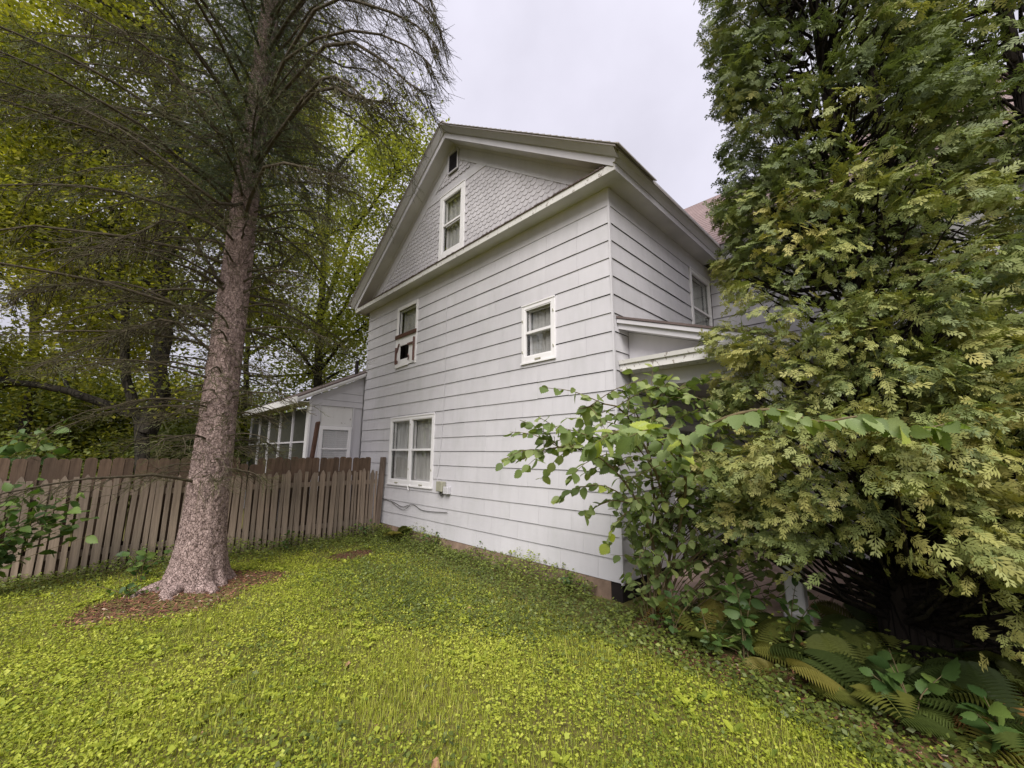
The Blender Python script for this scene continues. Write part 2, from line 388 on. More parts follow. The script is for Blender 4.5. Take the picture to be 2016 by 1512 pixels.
# object-random variant for leaves that are objects of their own
def leaf_obj_mat(name, stops, trans, tint=(1.1, 1.2, 0.45)):
    m, t, b = new_mat(name)
    oi = t.nodes.new('ShaderNodeObjectInfo'); r = ramp(t, oi.outputs['Random'], stops)
    n = noise(t, 25, 3)
    c = mixc(t, 1.0, r.outputs[0], ramp(t, n.outputs['Fac'], [(0.3, (0.85, 0.85, 0.8)), (0.7, (1.1, 1.1, 1.1))]).outputs[0], 'MULTIPLY')
    t.links.new(c, b.inputs['Base Color']); b.inputs['Roughness'].default_value = 0.5; b.inputs['Specular IOR Level'].default_value = 0.35
    tr = t.nodes.new('ShaderNodeBsdfTranslucent'); t.links.new(mixc(t, 1.0, c, tint, 'MULTIPLY'), tr.inputs['Color'])
    mx = t.nodes.new('ShaderNodeMixShader'); mx.inputs['Fac'].default_value = trans
    t.links.new(b.outputs[0], mx.inputs[1]); t.links.new(tr.outputs[0], mx.inputs[2])
    t.links.new(mx.outputs[0], t.nodes['Material Output'].inputs['Surface']); return m
M['elmobj'] = leaf_obj_mat('large_toothed_leaf', [(0, (0.15, 0.21, 0.07)), (0.5, (0.26, 0.34, 0.13)), (0.8, (0.40, 0.47, 0.22)), (1, (0.46, 0.52, 0.07))], 0.45)
M['broadobj'] = leaf_obj_mat('large_undergrowth_leaf', [(0, (0.045, 0.09, 0.025)), (0.6, (0.10, 0.17, 0.045)), (1, (0.18, 0.26, 0.06))], 0.35)
M['fernobj'] = leaf_obj_mat('fern_frond', [(0, (0.05, 0.075, 0.02)), (0.55, (0.10, 0.13, 0.03)), (0.85, (0.17, 0.18, 0.04)), (1, (0.28, 0.24, 0.06))], 0.35)
M['fernobjb'] = leaf_obj_mat('dry_fern_frond', [(0, (0.22, 0.11, 0.04)), (1, (0.42, 0.26, 0.09))], 0.3, (1.1, 1.0, 0.6))

# ------------------------------------------------------------------ ground
def fnoise(x, y, s, seed=0):
    """cheap smooth 2D noise from sines"""
    r = np.random.default_rng(seed); o = 0
    for k in range(6):
        a = r.uniform(0, 2 * math.pi); f = s * (1 + 0.6 * k); ph = r.uniform(0, 6.28)
        o = o + np.sin((x * math.cos(a) + y * math.sin(a)) * f + ph) / (1 + 0.5 * k)
    return o / 3.0

def ground_z(x, y):
    near = np.clip(1 - (np.hypot(x + 1, y + 1) - 9) / 4, 0, 1)
    mound = 0.07 * np.exp(-((x + 4.2) ** 2 + (y + 3.6) ** 2) / 0.7)
    flat = np.clip((0.3 - y) / 0.5, 0, 1)
    return (0.022 * fnoise(x, y, 1.7, 3) * flat + mound) * near

def build_ground():
    g = np.linspace(-12, 8, 111); gx, gy = np.meshgrid(g, g); gx = gx.ravel(); gy = gy.ravel()
    z = ground_z(gx, gy); V = np.stack([gx, gy, z], 1); n = 111
    i = np.arange(n - 1)[:, None] * n + np.arange(n - 1)[None]
    q = np.stack([i, i + 1, i + n + 1, i + n], -1).reshape(-1, 4)
    # outer skirt out to the horizon
    B = len(V); ring = []
    for R in (30, 120, 900):
        ring += [(-R - 2, -R - 2, 0), (R - 2, -R - 2, 0), (R - 2, R - 2, 0), (-R - 2, R - 2, 0)]
    cor = [0, n - 1, n * n - 1, n * (n - 1)]
    edges = [list(range(0, n)), [n - 1 + k * n for k in range(n)], [n * n - 1 - k for k in range(n)], [n * (n - 1) - k * n for k in range(n)]]
    V = np.concatenate([V, np.array(ring, float)])
    sizes = [4] * len(q); loops = list(q.ravel())
    for e in range(4):
        f = [B + e] + [B + (e + 1) % 4] + edges[e][::-1]
        sizes.append(len(f)); loops += f
    for k in range(2):
        for e in range(4):
            f = [B + 4 * (k + 1) + e, B + 4 * (k + 1) + (e + 1) % 4, B + 4 * k + (e + 1) % 4, B + 4 * k + e]
            sizes.append(4); loops += f
    m, t, b = new_mat('soil_and_thatch')
    n1 = noise(t, 1.1, 5, 'world'); n2 = noise(t, 30, 5, 'world')
    c = mixc(t, n1.outputs['Fac'], ramp(t, n2.outputs['Fac'], [(0.3, (0.09, 0.085, 0.018)), (0.7, (0.22, 0.21, 0.035))]).outputs[0],
             ramp(t, n2.outputs['Fac'], [(0.3, (0.06, 0.042, 0.018)), (0.7, (0.15, 0.12, 0.04))]).outputs[0])
    t.links.new(c, b.inputs['Base Color']); b.inputs['Roughness'].default_value = 0.95; bump(t, b, n2.outputs['Fac'], 0.6, 0.02)
    o = link('ground', np_mesh('ground', V, sizes, loops, m, smooth=False)); tag(o, 'lawn soil and yard ground around the house', 'ground', kind='structure')
build_ground()

# ------------------------------------------------------------------ house
HW, HB, C, ZB = 7.456, 3.75, 0.265, 0.22          # gable wall width, side wall length, siding course, siding bottom
ZS = 5.54                                           # soffit height
XC = -HW / 2; ZR = 8.72; SL = 0.72                  # gable centre, ridge height, roof slope
OV = 0.285
house = empty('house', (0, 0, 0))
tag(house, 'grey two-storey house with horizontal siding, fish-scale shingled gable and small side porch', 'house')

def subtract(rects, hole):
    out = []
    hx0, hx1, hz0, hz1 = hole
    for (x0, x1, z0, z1) in rects:
        if hx0 >= x1 or hx1 <= x0 or hz0 >= z1 or hz1 <= z0: out.append((x0, x1, z0, z1)); continue
        if hx0 > x0: out.append((x0, hx0, z0, z1))
        if hx1 < x1: out.append((hx1, x1, z0, z1))
        a, b = max(x0, hx0), min(x1, hx1)
        if hz0 > z0: out.append((a, b, z0, hz0))
        if hz1 < z1: out.append((a, b, hz1, z1))
    return [r for r in out if r[1] - r[0] > 0.012 and r[3] - r[2] > 0.012]

_pc = {}
def panel_mesh(w, h):
    key = (round(w, 3), round(h, 3))
    if key not in _pc:
        o0, o1, th = -0.021, -0.007, 0.006
        o1 = o0 + (o1 - o0) * min(1, h / C)
        _pc[key] = MB().hexa([(0, o0, 0), (w, o0, 0), (w, o0 + th, 0), (0, o0 + th, 0), (0, o1, h), (w, o1, h), (w, o1 + th, h), (0, o1 + th, h)]).mesh('siding_panel', M['siding'])
    return _pc[key]

def side_wall(length_from, length_to, z0, ncourse, holes, place, seed, skip=None):
    """siding panels in staggered courses; place(s, z) -> location, rotation"""
    r = random.Random(seed); PW = 0.61
    for k in range(ncourse):
        za, zb = z0 + k * C, z0 + (k + 1) * C
        off = r.choice([0.0, 0.2, 0.305, 0.41]) + r.uniform(-0.02, 0.02)
        s = length_from - off
        while s < length_to:
            a, b = max(s, length_from), min(s + PW, length_to); s += PW
            if b - a < 0.03: continue
            rects = [(a + 0.0014, b - 0.0014, za + 0.009, zb + 0.004)]
            for h in holes: rects = subtract(rects, h)
            for (x0, x1, q0, q1) in rects:
                if skip and skip(x0, x1, q0, q1): continue
                loc, rz = place(x0, q0 + r.uniform(-0.003, 0.003))
                o = link('siding_panel', panel_mesh(x1 - x0, q1 - q0), house, loc, (r.uniform(-0.004, 0.002), 0, rz))

placeA = lambda s, z: ((s, 0, z), 0)
placeB = lambda s, z: ((0, s, z), math.pi / 2)

# window holes (outer casing size) on the two walls
WA = {'small': (-1.690, -0.980, 3.200, 4.182), 'ac': (-5.885, -4.965, 3.760, 5.245), 'double': (-5.935, -4.135, 1.095, 2.578)}
WB = {'upper': (2.705, 3.690, 3.70, 5.245), 'porch': (1.55, 2.45, 0.85, 2.25)}
ATT = (-4.205, -3.325, 5.86, 7.385)
side_wall(-HW, 0, ZB, 19, list(WA.values()), placeA, 1)
side_wall(0, HB, ZB, 19, list(WB.values()), placeB, 2, skip=lambda a, b, c, d: False)

# dark backing wall with real openings (inner opening = casing minus 7 cm)
def inner(h, m=0.075): return (h[0] + m, h[1] - m, h[2] + m, h[3] - m)
bk = MB()
rects = [(-HW, -0.005, 0.0, 5.9)]
for h in WA.values(): rects = subtract(rects, inner(h))
for (x0, x1, z0, z1) in rects: bk.box(x0, x1, 0.0, 0.14, z0, z1)
rects = [(0.14, HB, 0.0, 5.6)]
for h in WB.values(): rects = subtract(rects, inner(h))
for (x0, x1, z0, z1) in rects: bk.box(-0.14, -0.0, x0, x1, z0, z1)
# gable sheathing with the attic opening
ai = inner(ATT, 0.10)
def gz(x, d=0.0): return ZR - d - SL * abs(x - XC)
def gable_poly(x0, x1, zlo):
    pts = [(x0, zlo), (x1, zlo)]
    top = [(x1, gz(x1, 0.31))]
    if x0 < XC < x1: top.append((XC, gz(XC, 0.31)))
    top.append((x0, gz(x0, 0.31)))
    return pts + top
for (x0, x1, zl) in ((-HW + 0.02, ai[0], 5.9), (ai[1], -0.02, 5.9), (ai[0], ai[1], ai[3])):
    pr = gable_poly(x0, x1, zl); bk.extrude([(x, 0, z) for x, z in pr], (0, 0.0, 0), (0, 0.14, 0))
gb = MB()
for (x0, x1, zl) in ((-HW + 0.3, ai[0] - 0.01, 5.9), (ai[1] + 0.01, -0.3, 5.9), (ai[0] - 0.0099, ai[1] + 0.0099, ai[3] + 0.01)):
    pr = gable_poly(x0, x1, zl); gb.extrude([(x, 0, z) for x, z in pr], (0, -0.004, 0), (0, -0.0006, 0))
gb.build('gable_backing', M['scale'], house)
# rear and far walls that close the house
bk.box(-HW, -HW + 0.14, 0.14, 9.0, 0, 5.6); bk.box(-HW, 4.5, 8.86, 9.0, 0, 5.6); bk.box(4.36, 4.5, HB, 8.86, 0, 5.6)
bk.build('wall_sheathing', M['felt'], house)
# foundation: brown parged stone, slightly set back, with a broken dark corner
fo = MB(); n = 40
fo.box(-HW, -0.16, -0.012, 0.0, -0.2, ZB + 0.004)
fo.build('foundation', M['found'], house)
f2 = MB(); f2.box(-0.16, -0.03, 0.03, 0.06, -0.2, ZB); f2.box(-0.06, -0.02, 0.06, 3.7, -0.2, ZB); f2.build('foundation_corner', M['felt'], house)
# corner boards, frieze
MB().box(-0.006, 0.024, -0.024, 0.006, ZB - 0.01, ZB + 19 * C).build('corner_trim', M['siding'], house)
MB().box(-HW, 0.012, -0.016, -0.001, ZB + 19 * C + 0.008, ZS + 0.02).build('frieze_board', M['siding'], house)
MB().box(0.001, 0.0165, -0.012, HB, ZB + 19 * C + 0.008, ZS + 0.02).build('frieze_board', M['siding'], house)

# cornice across the gable: soffit, fascia, pent roof
XL, XR = -HW - OV, OV
so_ = MB().box(XL + 0.01, XR - 0.01, -OV + 0.01, -0.017, ZS, ZS + 0.03); so_.build('gable_soffit', M['soffit'], house)
MB().box(0.0175, XR - 0.012, -0.0165, HB - OV, ZS + 0.001, ZS + 0.03).build('side_soffit', M['soffit'], house)
MB().box(XL, XR, -OV - 0.004, -OV + 0.0095, ZS - 0.012, ZS + 0.095).build('gable_fascia', M['peel'], house)
MB().box(XR - 0.0115, XR + 0.006, -OV + 0.0105, HB - OV + 0.0, ZS - 0.012, ZS + 0.088).build('side_fascia', M['trimgrey'], house)
MB().box(XL - 0.006, XL + 0.0115, -OV + 0.0105, 8.9, ZS - 0.012, ZS + 0.088).build('side_fascia', M['trimgrey'], house)
pent = MB().extrude([(0, -OV - 0.022, ZS + 0.0955), (0, -OV - 0.022, ZS + 0.108), (0, -0.005, ZS + 0.34), (0, -0.005, ZS + 0.0955)], (XL + 0.15, 0, 0), (XR - 0.15, 0, 0))
pent.build('pent_roof', M['roofdark'], house)
# little torn roofing bits on the edge of the pent roof
tb = MB(); rr = random.Random(4)
for i in range(110):
    x = rr.uniform(XL + 0.2, XR - 0.2); w = rr.uniform(0.015, 0.06)
    tb.hexa([(x, -OV - 0.024, ZS + 0.10), (x + w, -OV - 0.024, ZS + 0.10), (x + w, -OV + 0.05, ZS + 0.12), (x, -OV + 0.05, ZS + 0.12),
             (x + rr.uniform(0, .01), -OV - 0.028, ZS + 0.108 + rr.uniform(0, 0.014)), (x + w, -OV - 0.026, ZS + 0.108 + rr.uniform(0, 0.010)), (x + w, -OV + 0.05, ZS + 0.15), (x, -OV + 0.05, ZS + 0.15)])
o = tb.build('roofing_scraps', M['roofdark'], house, kind='stuff')

# rake mouldings, rake soffits and roof slabs on both slopes
EX = 4.065                                              # half span to the eave edge
def slope_prism(name, sgn, y0, y1, d0, d1, mat, x_in=0.0, x_out=EX, y0b=None, y1b=None):
    """strip that follows the slope: d0/d1 = depth below the roof line of the top and bottom edges"""
    xa, xb = XC + sgn * x_in, XC + sgn * x_out
    za, zb = ZR - SL * x_in, ZR - SL * x_out
    y0b = y0 if y0b is None else y0b; y1b = y1 if y1b is None else y1b
    return MB().hexa([(xa, y0b, za - d1), (xb, y0b, zb - d1), (xb, y1b, zb - d1), (xa, y1b, za - d1),
                      (xa, y0, za - d0), (xb, y0, zb - d0), (xb, y1, zb - d0), (xa, y1, za - d0)]).build(name, mat, house)
for sgn in (1, -1):
    slope_prism('rake_crown', sgn, -OV - 0.135, -OV - 0.0, 0.0205, 0.125, M['trimgrey'], 0, EX + 0.02, -OV - 0.045, -OV - 0.0)
    slope_prism('rake_fascia', sgn, -OV - 0.018, -OV + 0.02, 0.1255, 0.262, M['trimgrey'], 0, EX - 0.06)
    slope_prism('rake_soffit', sgn, -OV + 0.0205, -0.001, 0.235, 0.258, M['soffit'], 0, EX - 0.06)
    slope_prism('rake_bed_moulding', sgn, -0.055, -0.0015, 0.2585, 0.31, M['trimgrey'], 0, EX - 0.10, -0.03, -0.0015)
    slope_prism('gable_frieze', sgn, -0.020, -0.0012, 0.3105, 0.60, M['siding'], 0, EX - 0.55)
    # roof deck and shingle edge
    slope_prism('roof_slope', sgn, -OV - 0.15, 9.2, -0.012, 0.020, M['roofedge'], 0, EX + 0.06)
# shingle butts along the near rake edge (tiny saw-tooth seen against the sky)
for sgn in (1, -1):
    sb = MB(); k = 0; s = 0.06
    while s < EX + 0.02:
        xa, xb = XC + sgn * s, XC + sgn * (s + 0.125)
        za, zb = ZR - SL * s + 0.014, ZR - SL * (s + 0.125) + 0.014
        sb.hexa([(xa, -OV - 0.165, za), (xb, -OV - 0.165, zb), (xb, 0.6, zb), (xa, 0.6, za),
                 (xa, -OV - 0.165, za + 0.004), (xb, -OV - 0.165, zb + 0.020), (xb, 0.6, zb + 0.020), (xa, 0.6, za + 0.004)])
        s += 0.125
    sb.build('rake_shingles', M['roofedge'], house)
MB().box(XC - 0.08, XC + 0.08, -OV - 0.16, 9.2, ZR + 0.0, ZR + 0.045).build('ridge_cap', M['roofedge'], house, bevel=0.015)
# side eaves: crown and gutter board
for sgn in (1, -1):
    xe = XC + sgn * (HW / 2 + OV); L0, L1 = (-OV - 0.02, HB - OV) if sgn > 0 else (-OV - 0.02, 9.0)
    cr = MB().extrude([(xe - sgn * 0.02, 0, ZS + 0.0885), (xe + sgn * 0.018, 0, ZS + 0.0885), (xe + sgn * 0.055, 0, ZS + 0.16), (xe + sgn * 0.10, 0, ZS + 0.215), (xe + sgn * 0.105, 0, ZS + 0.262), (xe - sgn * 0.02, 0, ZS + 0.262)], (0, L0, 0), (0, L1, 0))
    cr.build('eave_crown', M['trimgrey'], house)

# fish-scale shingles
def scale_mesh():
    w, h, th = 0.127, 0.172, 0.014
    pts = [(-w / 2 + 0.0015, h)] + [(-w / 2 + 0.0015, 0.052)]
    for k in range(1, 6):
        a = math.pi + math.pi * k / 6
        pts.append((math.cos(a) * (w / 2 - 0.0015), 0.052 + math.sin(a) * 0.052))
    pts += [(w / 2 - 0.0015, 0.052), (w / 2 - 0.0015, h)]
    m = MB(); n = len(pts)
    out = lambda z: -0.006 - th * (1 - z / h)
    m.v += [(x, out(z), z) for x, z in pts] + [(x, out(z) + 0.007, z) for x, z in pts]
    m.f.append(tuple(range(n)))
    for i in range(n - 1): m.f.append((i, i + 1, n + i + 1, n + i))
    return m.mesh('shingle', M['scale'])
SCM = scale_mesh(); spots = []
belt = (7.40, 7.60)
row = 0; z = 5.80
while z < 8.25:
    x = -HW + (0.0635 if row % 2 else 0)
    while x < 0:
        zt = z + 0.11
        ok = zt < gz(x, 0.585) + 0.03
        if ATT[0] - 0.03 < x < ATT[1] + 0.03 and z < ATT[3] + 0.02: ok = False
        if belt[0] - 0.09 < z < belt[1] - 0.02: ok = ok and not (belt[0] - 0.09 < z < belt[1] - 0.06)
        if -3.95 < x < -3.59 and z > 7.72: ok = False
        if z > 7.62 and not (-4.35 < x < -3.1): ok = ok
        if ok: spots.append((x, z))
        x += 0.127
    z += 0.102; row += 1
spots.sort(key=lambda s: np.linalg.norm(np.array([s[0], 0, s[1]]) - CAM))
for (x, z) in spots[:300]:
    link('shingle', SCM, house, (x + rr.uniform(-.002, .002), 0, z + rr.uniform(-.003, .003)), (rr.uniform(-0.01, 0.005), rr.uniform(-.015, .015), 0))
vs_, ss_, ls_ = [], [], []; base_v = np.array([v.co[:] for v in SCM.vertices]); base_f = [list(p.vertices) for p in SCM.polygons]
parts_ = []
for (x, z) in spots[300:]:
    parts_.append((base_v + np.array([x, 0, z]), np.array([len(f) for f in base_f]), np.concatenate(base_f)))
v_, s_, l_ = join_parts(parts_); link('far_shingles', np_mesh('far_shingles', v_, s_, l_, M['scale']), house, kind='stuff')
MB().extrude([(x, 0, z) for x, z in ((-5.15, belt[0] - 0.012), (-2.32, belt[0] - 0.012), (-2.32, belt[0] + 0.05), (-2.62, belt[1] - 0.02), (-4.85, belt[1] - 0.02), (-5.15, belt[0] + 0.05))], (0, -0.0185, 0), (0, -0.001, 0)).build('belt_board', M['siding'], house)
# gable vent
vt = MB(); vx0, vx1, vz0, vz1 = -3.92, -3.615, 7.84, 8.27
vt.box(vx0 - 0.02, vx1 + 0.02, -0.03, -0.0215, vz0 - 0.02, vz1 + 0.02)
vent = vt.build('gable_vent', M['vent'], house)
for fr in ((vx0 - 0.03, vx0, vz0 - 0.03, vz1 + 0.03), (vx1, vx1 + 0.03, vz0 - 0.03, vz1 + 0.03), (vx0, vx1, vz1, vz1 + 0.03), (vx0, vx1, vz0 - 0.03, vz0)):
    MB().box(fr[0], fr[1], -0.055, -0.0305, fr[2], fr[3]).build('vent_frame', M['trimgrey'], vent)
for i in range(8):
    zz = vz0 + 0.028 + i * 0.052
    MB().hexa([(vx0, -0.053, zz - 0.018), (vx1, -0.053, zz - 0.018), (vx1, -0.049, zz - 0.022), (vx0, -0.049, zz - 0.022), (vx0, -0.033, zz + 0.016), (vx1, -0.033, zz + 0.016), (vx1, -0.029, zz + 0.012), (vx0, -0.029, zz + 0.012)]).build('slat', M['vent'], vent)

# ------------------------------------------------------------------ windows (local frame: x along wall, -y outwards)
def frame_rect(mb, x0, x1, z0, z1, w, ya, yb, wb=None, wt=None):
    wb = w if wb is None else wb; wt = w if wt is None else wt
    mb.box(x0, x0 + w, ya, yb, z0, z1); mb.box(x1 - w, x1, ya, yb, z0, z1)
    mb.box(x0 + w, x1 - w, ya, yb, z0, z0 + wb); mb.box(x0 + w, x1 - w, ya, yb, z1 - wt, z1)

def curtain_mesh(x0, x1, z0, z1, y, seed, gap=None):
    r = np.random.default_rng(seed); n = 40; xs = np.linspace(x0, x1, n)
    f = 0.015 * np.sin(xs * 45 + r.uniform(0, 6)) + 0.010 * np.sin(xs * 90 + r.uniform(0, 6))
    V = np.concatenate([np.stack([xs, y + f, np.full(n, z0)], 1), np.stack([xs, y + f * 0.7, np.full(n, z1)], 1)])
    i = np.arange(n - 1); q = np.stack([i, i + 1, n + i + 1, n + i], 1)
    return np_mesh('curtain', V, np.full(n - 1, 4), q.ravel(), M['curtain'], smooth=True)

def window(hole, rot, loc_fn, cols=1, name='window', label=None, mid=0.5, casing=0.075, sill=True, cseed=0, rows=2, curtain=True, bottom_extra=0.035):
    w, h = hole[1] - hole[0], hole[3] - hole[2]
    loc = loc_fn(hole[0], hole[2])
    cs = MB(); frame_rect(cs, 0.001, w - 0.001, 0.001, h - 0.001, casing, -0.034, 0.0, casing + bottom_extra)
    cs.box(-0.008, w + 0.008, -0.044, -0.0345, h - 0.016, h + 0.010)
    o = cs.build(name, M['white'], house, loc, (0, 0, rot), bevel=0.003)
    if label: o['label'] = label
    if sill:
        MB().box(-0.012, w + 0.012, -0.048, -0.0345, -0.008, 0.018).build('sill', M['white'], o)
    ix0, ix1, iz0, iz1 = casing, w - casing, casing + bottom_extra, h - casing
    cw = (ix1 - ix0) / cols
    for c in range(cols):
        a, b = ix0 + c * cw, ix0 + (c + 1) * cw
        if cols > 1:
            if c > 0: a += 0.04
            if c < cols - 1: b -= 0.04
        zm = iz0 + (iz1 - iz0) * mid
        lv = [(zm - 0.012, iz1, 0.020), (iz0, zm + 0.020, 0.052)] if rows == 2 else [(iz0, iz1, 0.03)]
        # storm frame bars in front, sash behind
        st = MB(); st.box(a + 0.001, b - 0.001, -0.026, 0.004, zm - 0.02, zm + 0.022)
        frame_rect(st, a + 0.001, b - 0.001, iz0 + 0.001, iz1 - 0.001, 0.016, -0.0255, 0.006)
        st.build('storm_frame', M['white'], o)
        for (q0, q1, yy) in lv:
            s = MB(); frame_rect(s, a + 0.018, b - 0.018, q0 + 0.002, q1 - 0.002, 0.034, yy + 0.02, yy + 0.05)
            s.build('sash', M['white'], o)
        p = MB().box(a + 0.014, b - 0.014, 0.0062, 0.0085, iz0 + 0.014, iz1 - 0.014).build('pane', M['glass'], o)
        if curtain:
            link('curtain', curtain_mesh(a - 0.02, b + 0.02, iz0 - 0.05, iz1 + 0.05, 0.112, cseed * 7 + c), o)
    if cols > 1:
        for c in range(1, cols):
            x = ix0 + c * cw
            MB().box(x - 0.040, x + 0.040, -0.033, 0.0, iz0, iz1).build('mullion', M['white'], o)
    return o
la = lambda s, z: (s, -0.001, z)
lb = lambda s, z: (0.001, s, z)
w1 = window(WA['small'], 0, la, 1, label='small two-pane upstairs window near the house corner', cseed=1)
w2 = window(WA['double'], 0, la, 2, label='wide four-pane ground-floor window beside the fence post', cseed=2)
w3 = window(WB['upper'], math.pi / 2, lb, 1, label='tall upstairs window above the porch roof', cseed=3)
w4 = window(WB['porch'], math.pi / 2, lb, 1, label='shaded window under the porch roof', cseed=4)
w5 = window(ATT, 0, lambda s, z: (s, -0.012, z), 1, label='attic window in the fish-scale gable', casing=0.12, cseed=5, sill=False)
for (wo, pts) in ((w1, [(0.03, 0.2), (0.03, 0.72), (0.68, 0.2), (0.68, 0.76)]), (w2, [(0.9, 0.35), (0.9, 1.3), (1.76, 0.35)])):
    for (x, z) in pts:
        MB().hexa([(x - 0.006, -0.046, z - 0.02), (x + 0.01, -0.046, z - 0.02), (x + 0.01, -0.034, z - 0.02), (x - 0.006, -0.034, z - 0.02), (x - 0.016, -0.046, z + 0.02), (x - 0.002, -0.046, z + 0.02), (x - 0.002, -0.034, z + 0.02), (x - 0.016, -0.034, z + 0.02)]).build('latch', M['boxgrey'], wo)
for x in (0.35, 1.33):
    MB().box(x, x + 0.12, -0.046, -0.0345, 0.035, 0.06).build('pull', M['boxgrey'], w2)
MB().box(0.30, 0.42, -0.046, -0.0345, 0.035, 0.06).build('pull', M['boxgrey'], w1)
# curtain valance strip seen through the panes is cloth; window with the air-conditioner board
h = WA['ac']; w, hh = h[1] - h[0], h[3] - h[2]; zsp = 4.53 - h[2]
cs = MB(); cs.box(0.001, 0.07, -0.034, 0, 0.001, hh - 0.001); cs.box(w - 0.07, w - 0.001, -0.034, 0, 0.001, hh - 0.001); cs.box(0.07, w - 0.07, -0.034, 0, hh - 0.085, hh - 0.001)
ac = cs.build('window', M['white'], house, la(h[0], h[2]), (0, 0, 0), bevel=0.003); ac['label'] = 'upstairs window with a boarded lower half and square hole'
MB().box(0.085, w - 0.085, 0.0062, 0.0085, zsp + 0.03, hh - 0.09).build('pane', M['glass'], ac)
s = MB(); frame_rect(s, 0.072, w - 0.072, zsp + 0.02, hh - 0.087, 0.04, 0.02, 0.05); s.build('sash', M['white'], ac)
link('curtain', curtain_mesh(0.05, w - 0.05, zsp, hh - 0.05, 0.118, 31), ac)
MB().box(-0.004, w - 0.002, -0.060, -0.0345, zsp - 0.075, zsp + 0.01).build('brown_rail', M['brownwood'], ac)
hx0, hx1, hz0, hz1 = 0.20, 0.60, 0.17, 0.50
pb = MB()
for (a, b, c_, d_) in subtract([(0.071, w - 0.071, 0.02, zsp - 0.02)], (hx0, hx1, hz0, hz1)): pb.box(a, b, -0.030, -0.012, c_, d_)
pb.build('filler_board', M['white'], ac)
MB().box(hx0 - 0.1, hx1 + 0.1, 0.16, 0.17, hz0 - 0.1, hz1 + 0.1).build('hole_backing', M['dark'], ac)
for (x0, z0, z1) in ((0.045, 0.08, 0.48), (w - 0.085, 0.06, 0.60)):
    MB().box(x0, x0 + 0.035, -0.070, -0.0345, z0, z1).build('bracket', M['rust'], ac)
MB().box(hx1 - 0.02, w - 0.085, -0.062, -0.0355, 0.46, 0.50).build('bracket_arm', M['rust'], ac)
MB().hexa([(0.08, -0.06, 0.36), (0.11, -0.06, 0.36), (0.11, -0.036, 0.36), (0.08, -0.036, 0.36), (0.17, -0.06, 0.56), (0.20, -0.06, 0.56), (0.20, -0.036, 0.56), (0.17, -0.036, 0.56)]).build('bracket_arm', M['rust'], ac)
MB().tube(polyline([(hx1 + 0.0, -0.05, 0.24), (hx1 + 0.05, -0.06, 0.21), (hx1 + 0.07, -0.06, 0.15), (hx1 + 0.03, -0.055, 0.11)], 8), 0.013, 6).build('hook', M['rust'], ac)
MB().tube(polyline([(0.10, -0.05, 0.17), (0.16, -0.06, 0.13), (0.15, -0.06, 0.08)], 8), 0.014, 6).build('hook', M['rust'], ac)
MB().hexa([(0.06, -0.05, -0.02), (w - 0.3, -0.05, 0.0), (w - 0.3, -0.034, 0.0), (0.06, -0.034, -0.02), (0.06, -0.05, 0.06), (w - 0.3, -0.05, 0.10), (w - 0.3, -0.034, 0.10), (0.06, -0.034, 0.06)]).build('loose_board', M['white'], ac)

# utility boxes and cable on the long wall
ub = MB().box(-3.87, -3.68, -0.12, -0.022, 1.07, 1.255).build('meter_box', M['boxgrey'], house, bevel=0.008)
MB().box(-3.665, -3.52, -0.10, -0.022, 1.035, 1.165).build('junction_box', M['siding'], house, bevel=0.006)
MB().tube(polyline([(-3.80, -0.05, 1.07), (-3.81, -0.06, 1.02), (-3.77, -0.05, 0.99), (-3.72, -0.04, 1.05)], 10), 0.012, 6).build('conduit', M['cable'], house)
MB().tube(polyline([(-3.92, -0.035, 1.24), (-3.97, -0.03, 1.32), (-3.93, -0.03, 1.5), (-3.86, -0.03, 2.2), (-3.82, -0.03, 3.4), (-3.86, -0.03, 5.25)], 40), 0.0045, 5).build('telephone_wire', M['siding'], house)
MB().tube(polyline([(-6.2, -0.035, 0.76), (-5.6, -0.035, 0.72), (-5.2, -0.04, 0.66), (-4.8, -0.035, 0.74), (-4.4, -0.035, 0.66), (-3.6, -0.035, 0.70)], 40), 0.0065, 6).build('wall_cable', M['cable'], house)
MB().tube(polyline([(-5.75, -0.035, 0.74), (-5.2, -0.045, 0.60), (-4.9, -0.04, 0.71)], 20), 0.005, 6).build('wall_cable', M['cable'], house)
MB().tube([(-4.97, -0.055, 1.02), (-4.99, -0.06, 1.10), (-4.93, -0.05, 1.115)], 0.012, 6).build('faucet_hook', M['white'], house)

# ------------------------------------------------------------------ right-hand wing and its roof
wing = MB(); wing.box(0.0, 4.36, HB, HB + 0.14, 0, 5.6); wing.build('wing_sheathing', M['felt'], house)
def place_w(s, z): return ((s, HB, z), 0)
def wing_skip(a, b, c, d): return False
side_wall(0.03, 2.4, ZB + 12 * C, 7, [], place_w, 5)
ws = MB()
for k in range(12):
    za = ZB + k * C
    ws.hexa([(0.03, HB - 0.021, za + .009), (4.5, HB - 0.021, za + .009), (4.5, HB - 0.004, za + .009), (0.03, HB - 0.004, za + .009), (0.03, HB - 0.007, za + C), (4.5, HB - 0.007, za + C), (4.5, HB - 0.002, za + C), (0.03, HB - 0.002, za + C)])
for k in range(12, 19):
    za = ZB + k * C
    ws.hexa([(2.402, HB - 0.021, za + .009), (4.5, HB - 0.021, za + .009), (4.5, HB - 0.004, za + .009), (2.402, HB - 0.004, za + .009), (2.402, HB - 0.007, za + C), (4.5, HB - 0.007, za + C), (4.5, HB - 0.002, za + C), (2.402, HB - 0.002, za + C)])
ws.build('wing_siding', M['siding'], house)
MB().box(0.018, 4.5, HB - 0.016, HB - 0.001, ZB + 19 * C + 0.008, ZS + 0.02).build('frieze_board', M['siding'], house)
MB().box(XR + 0.011, 4.8, HB - OV, HB - 0.017, ZS + 0.002, ZS + 0.03).build('wing_soffit', M['soffit'], house)
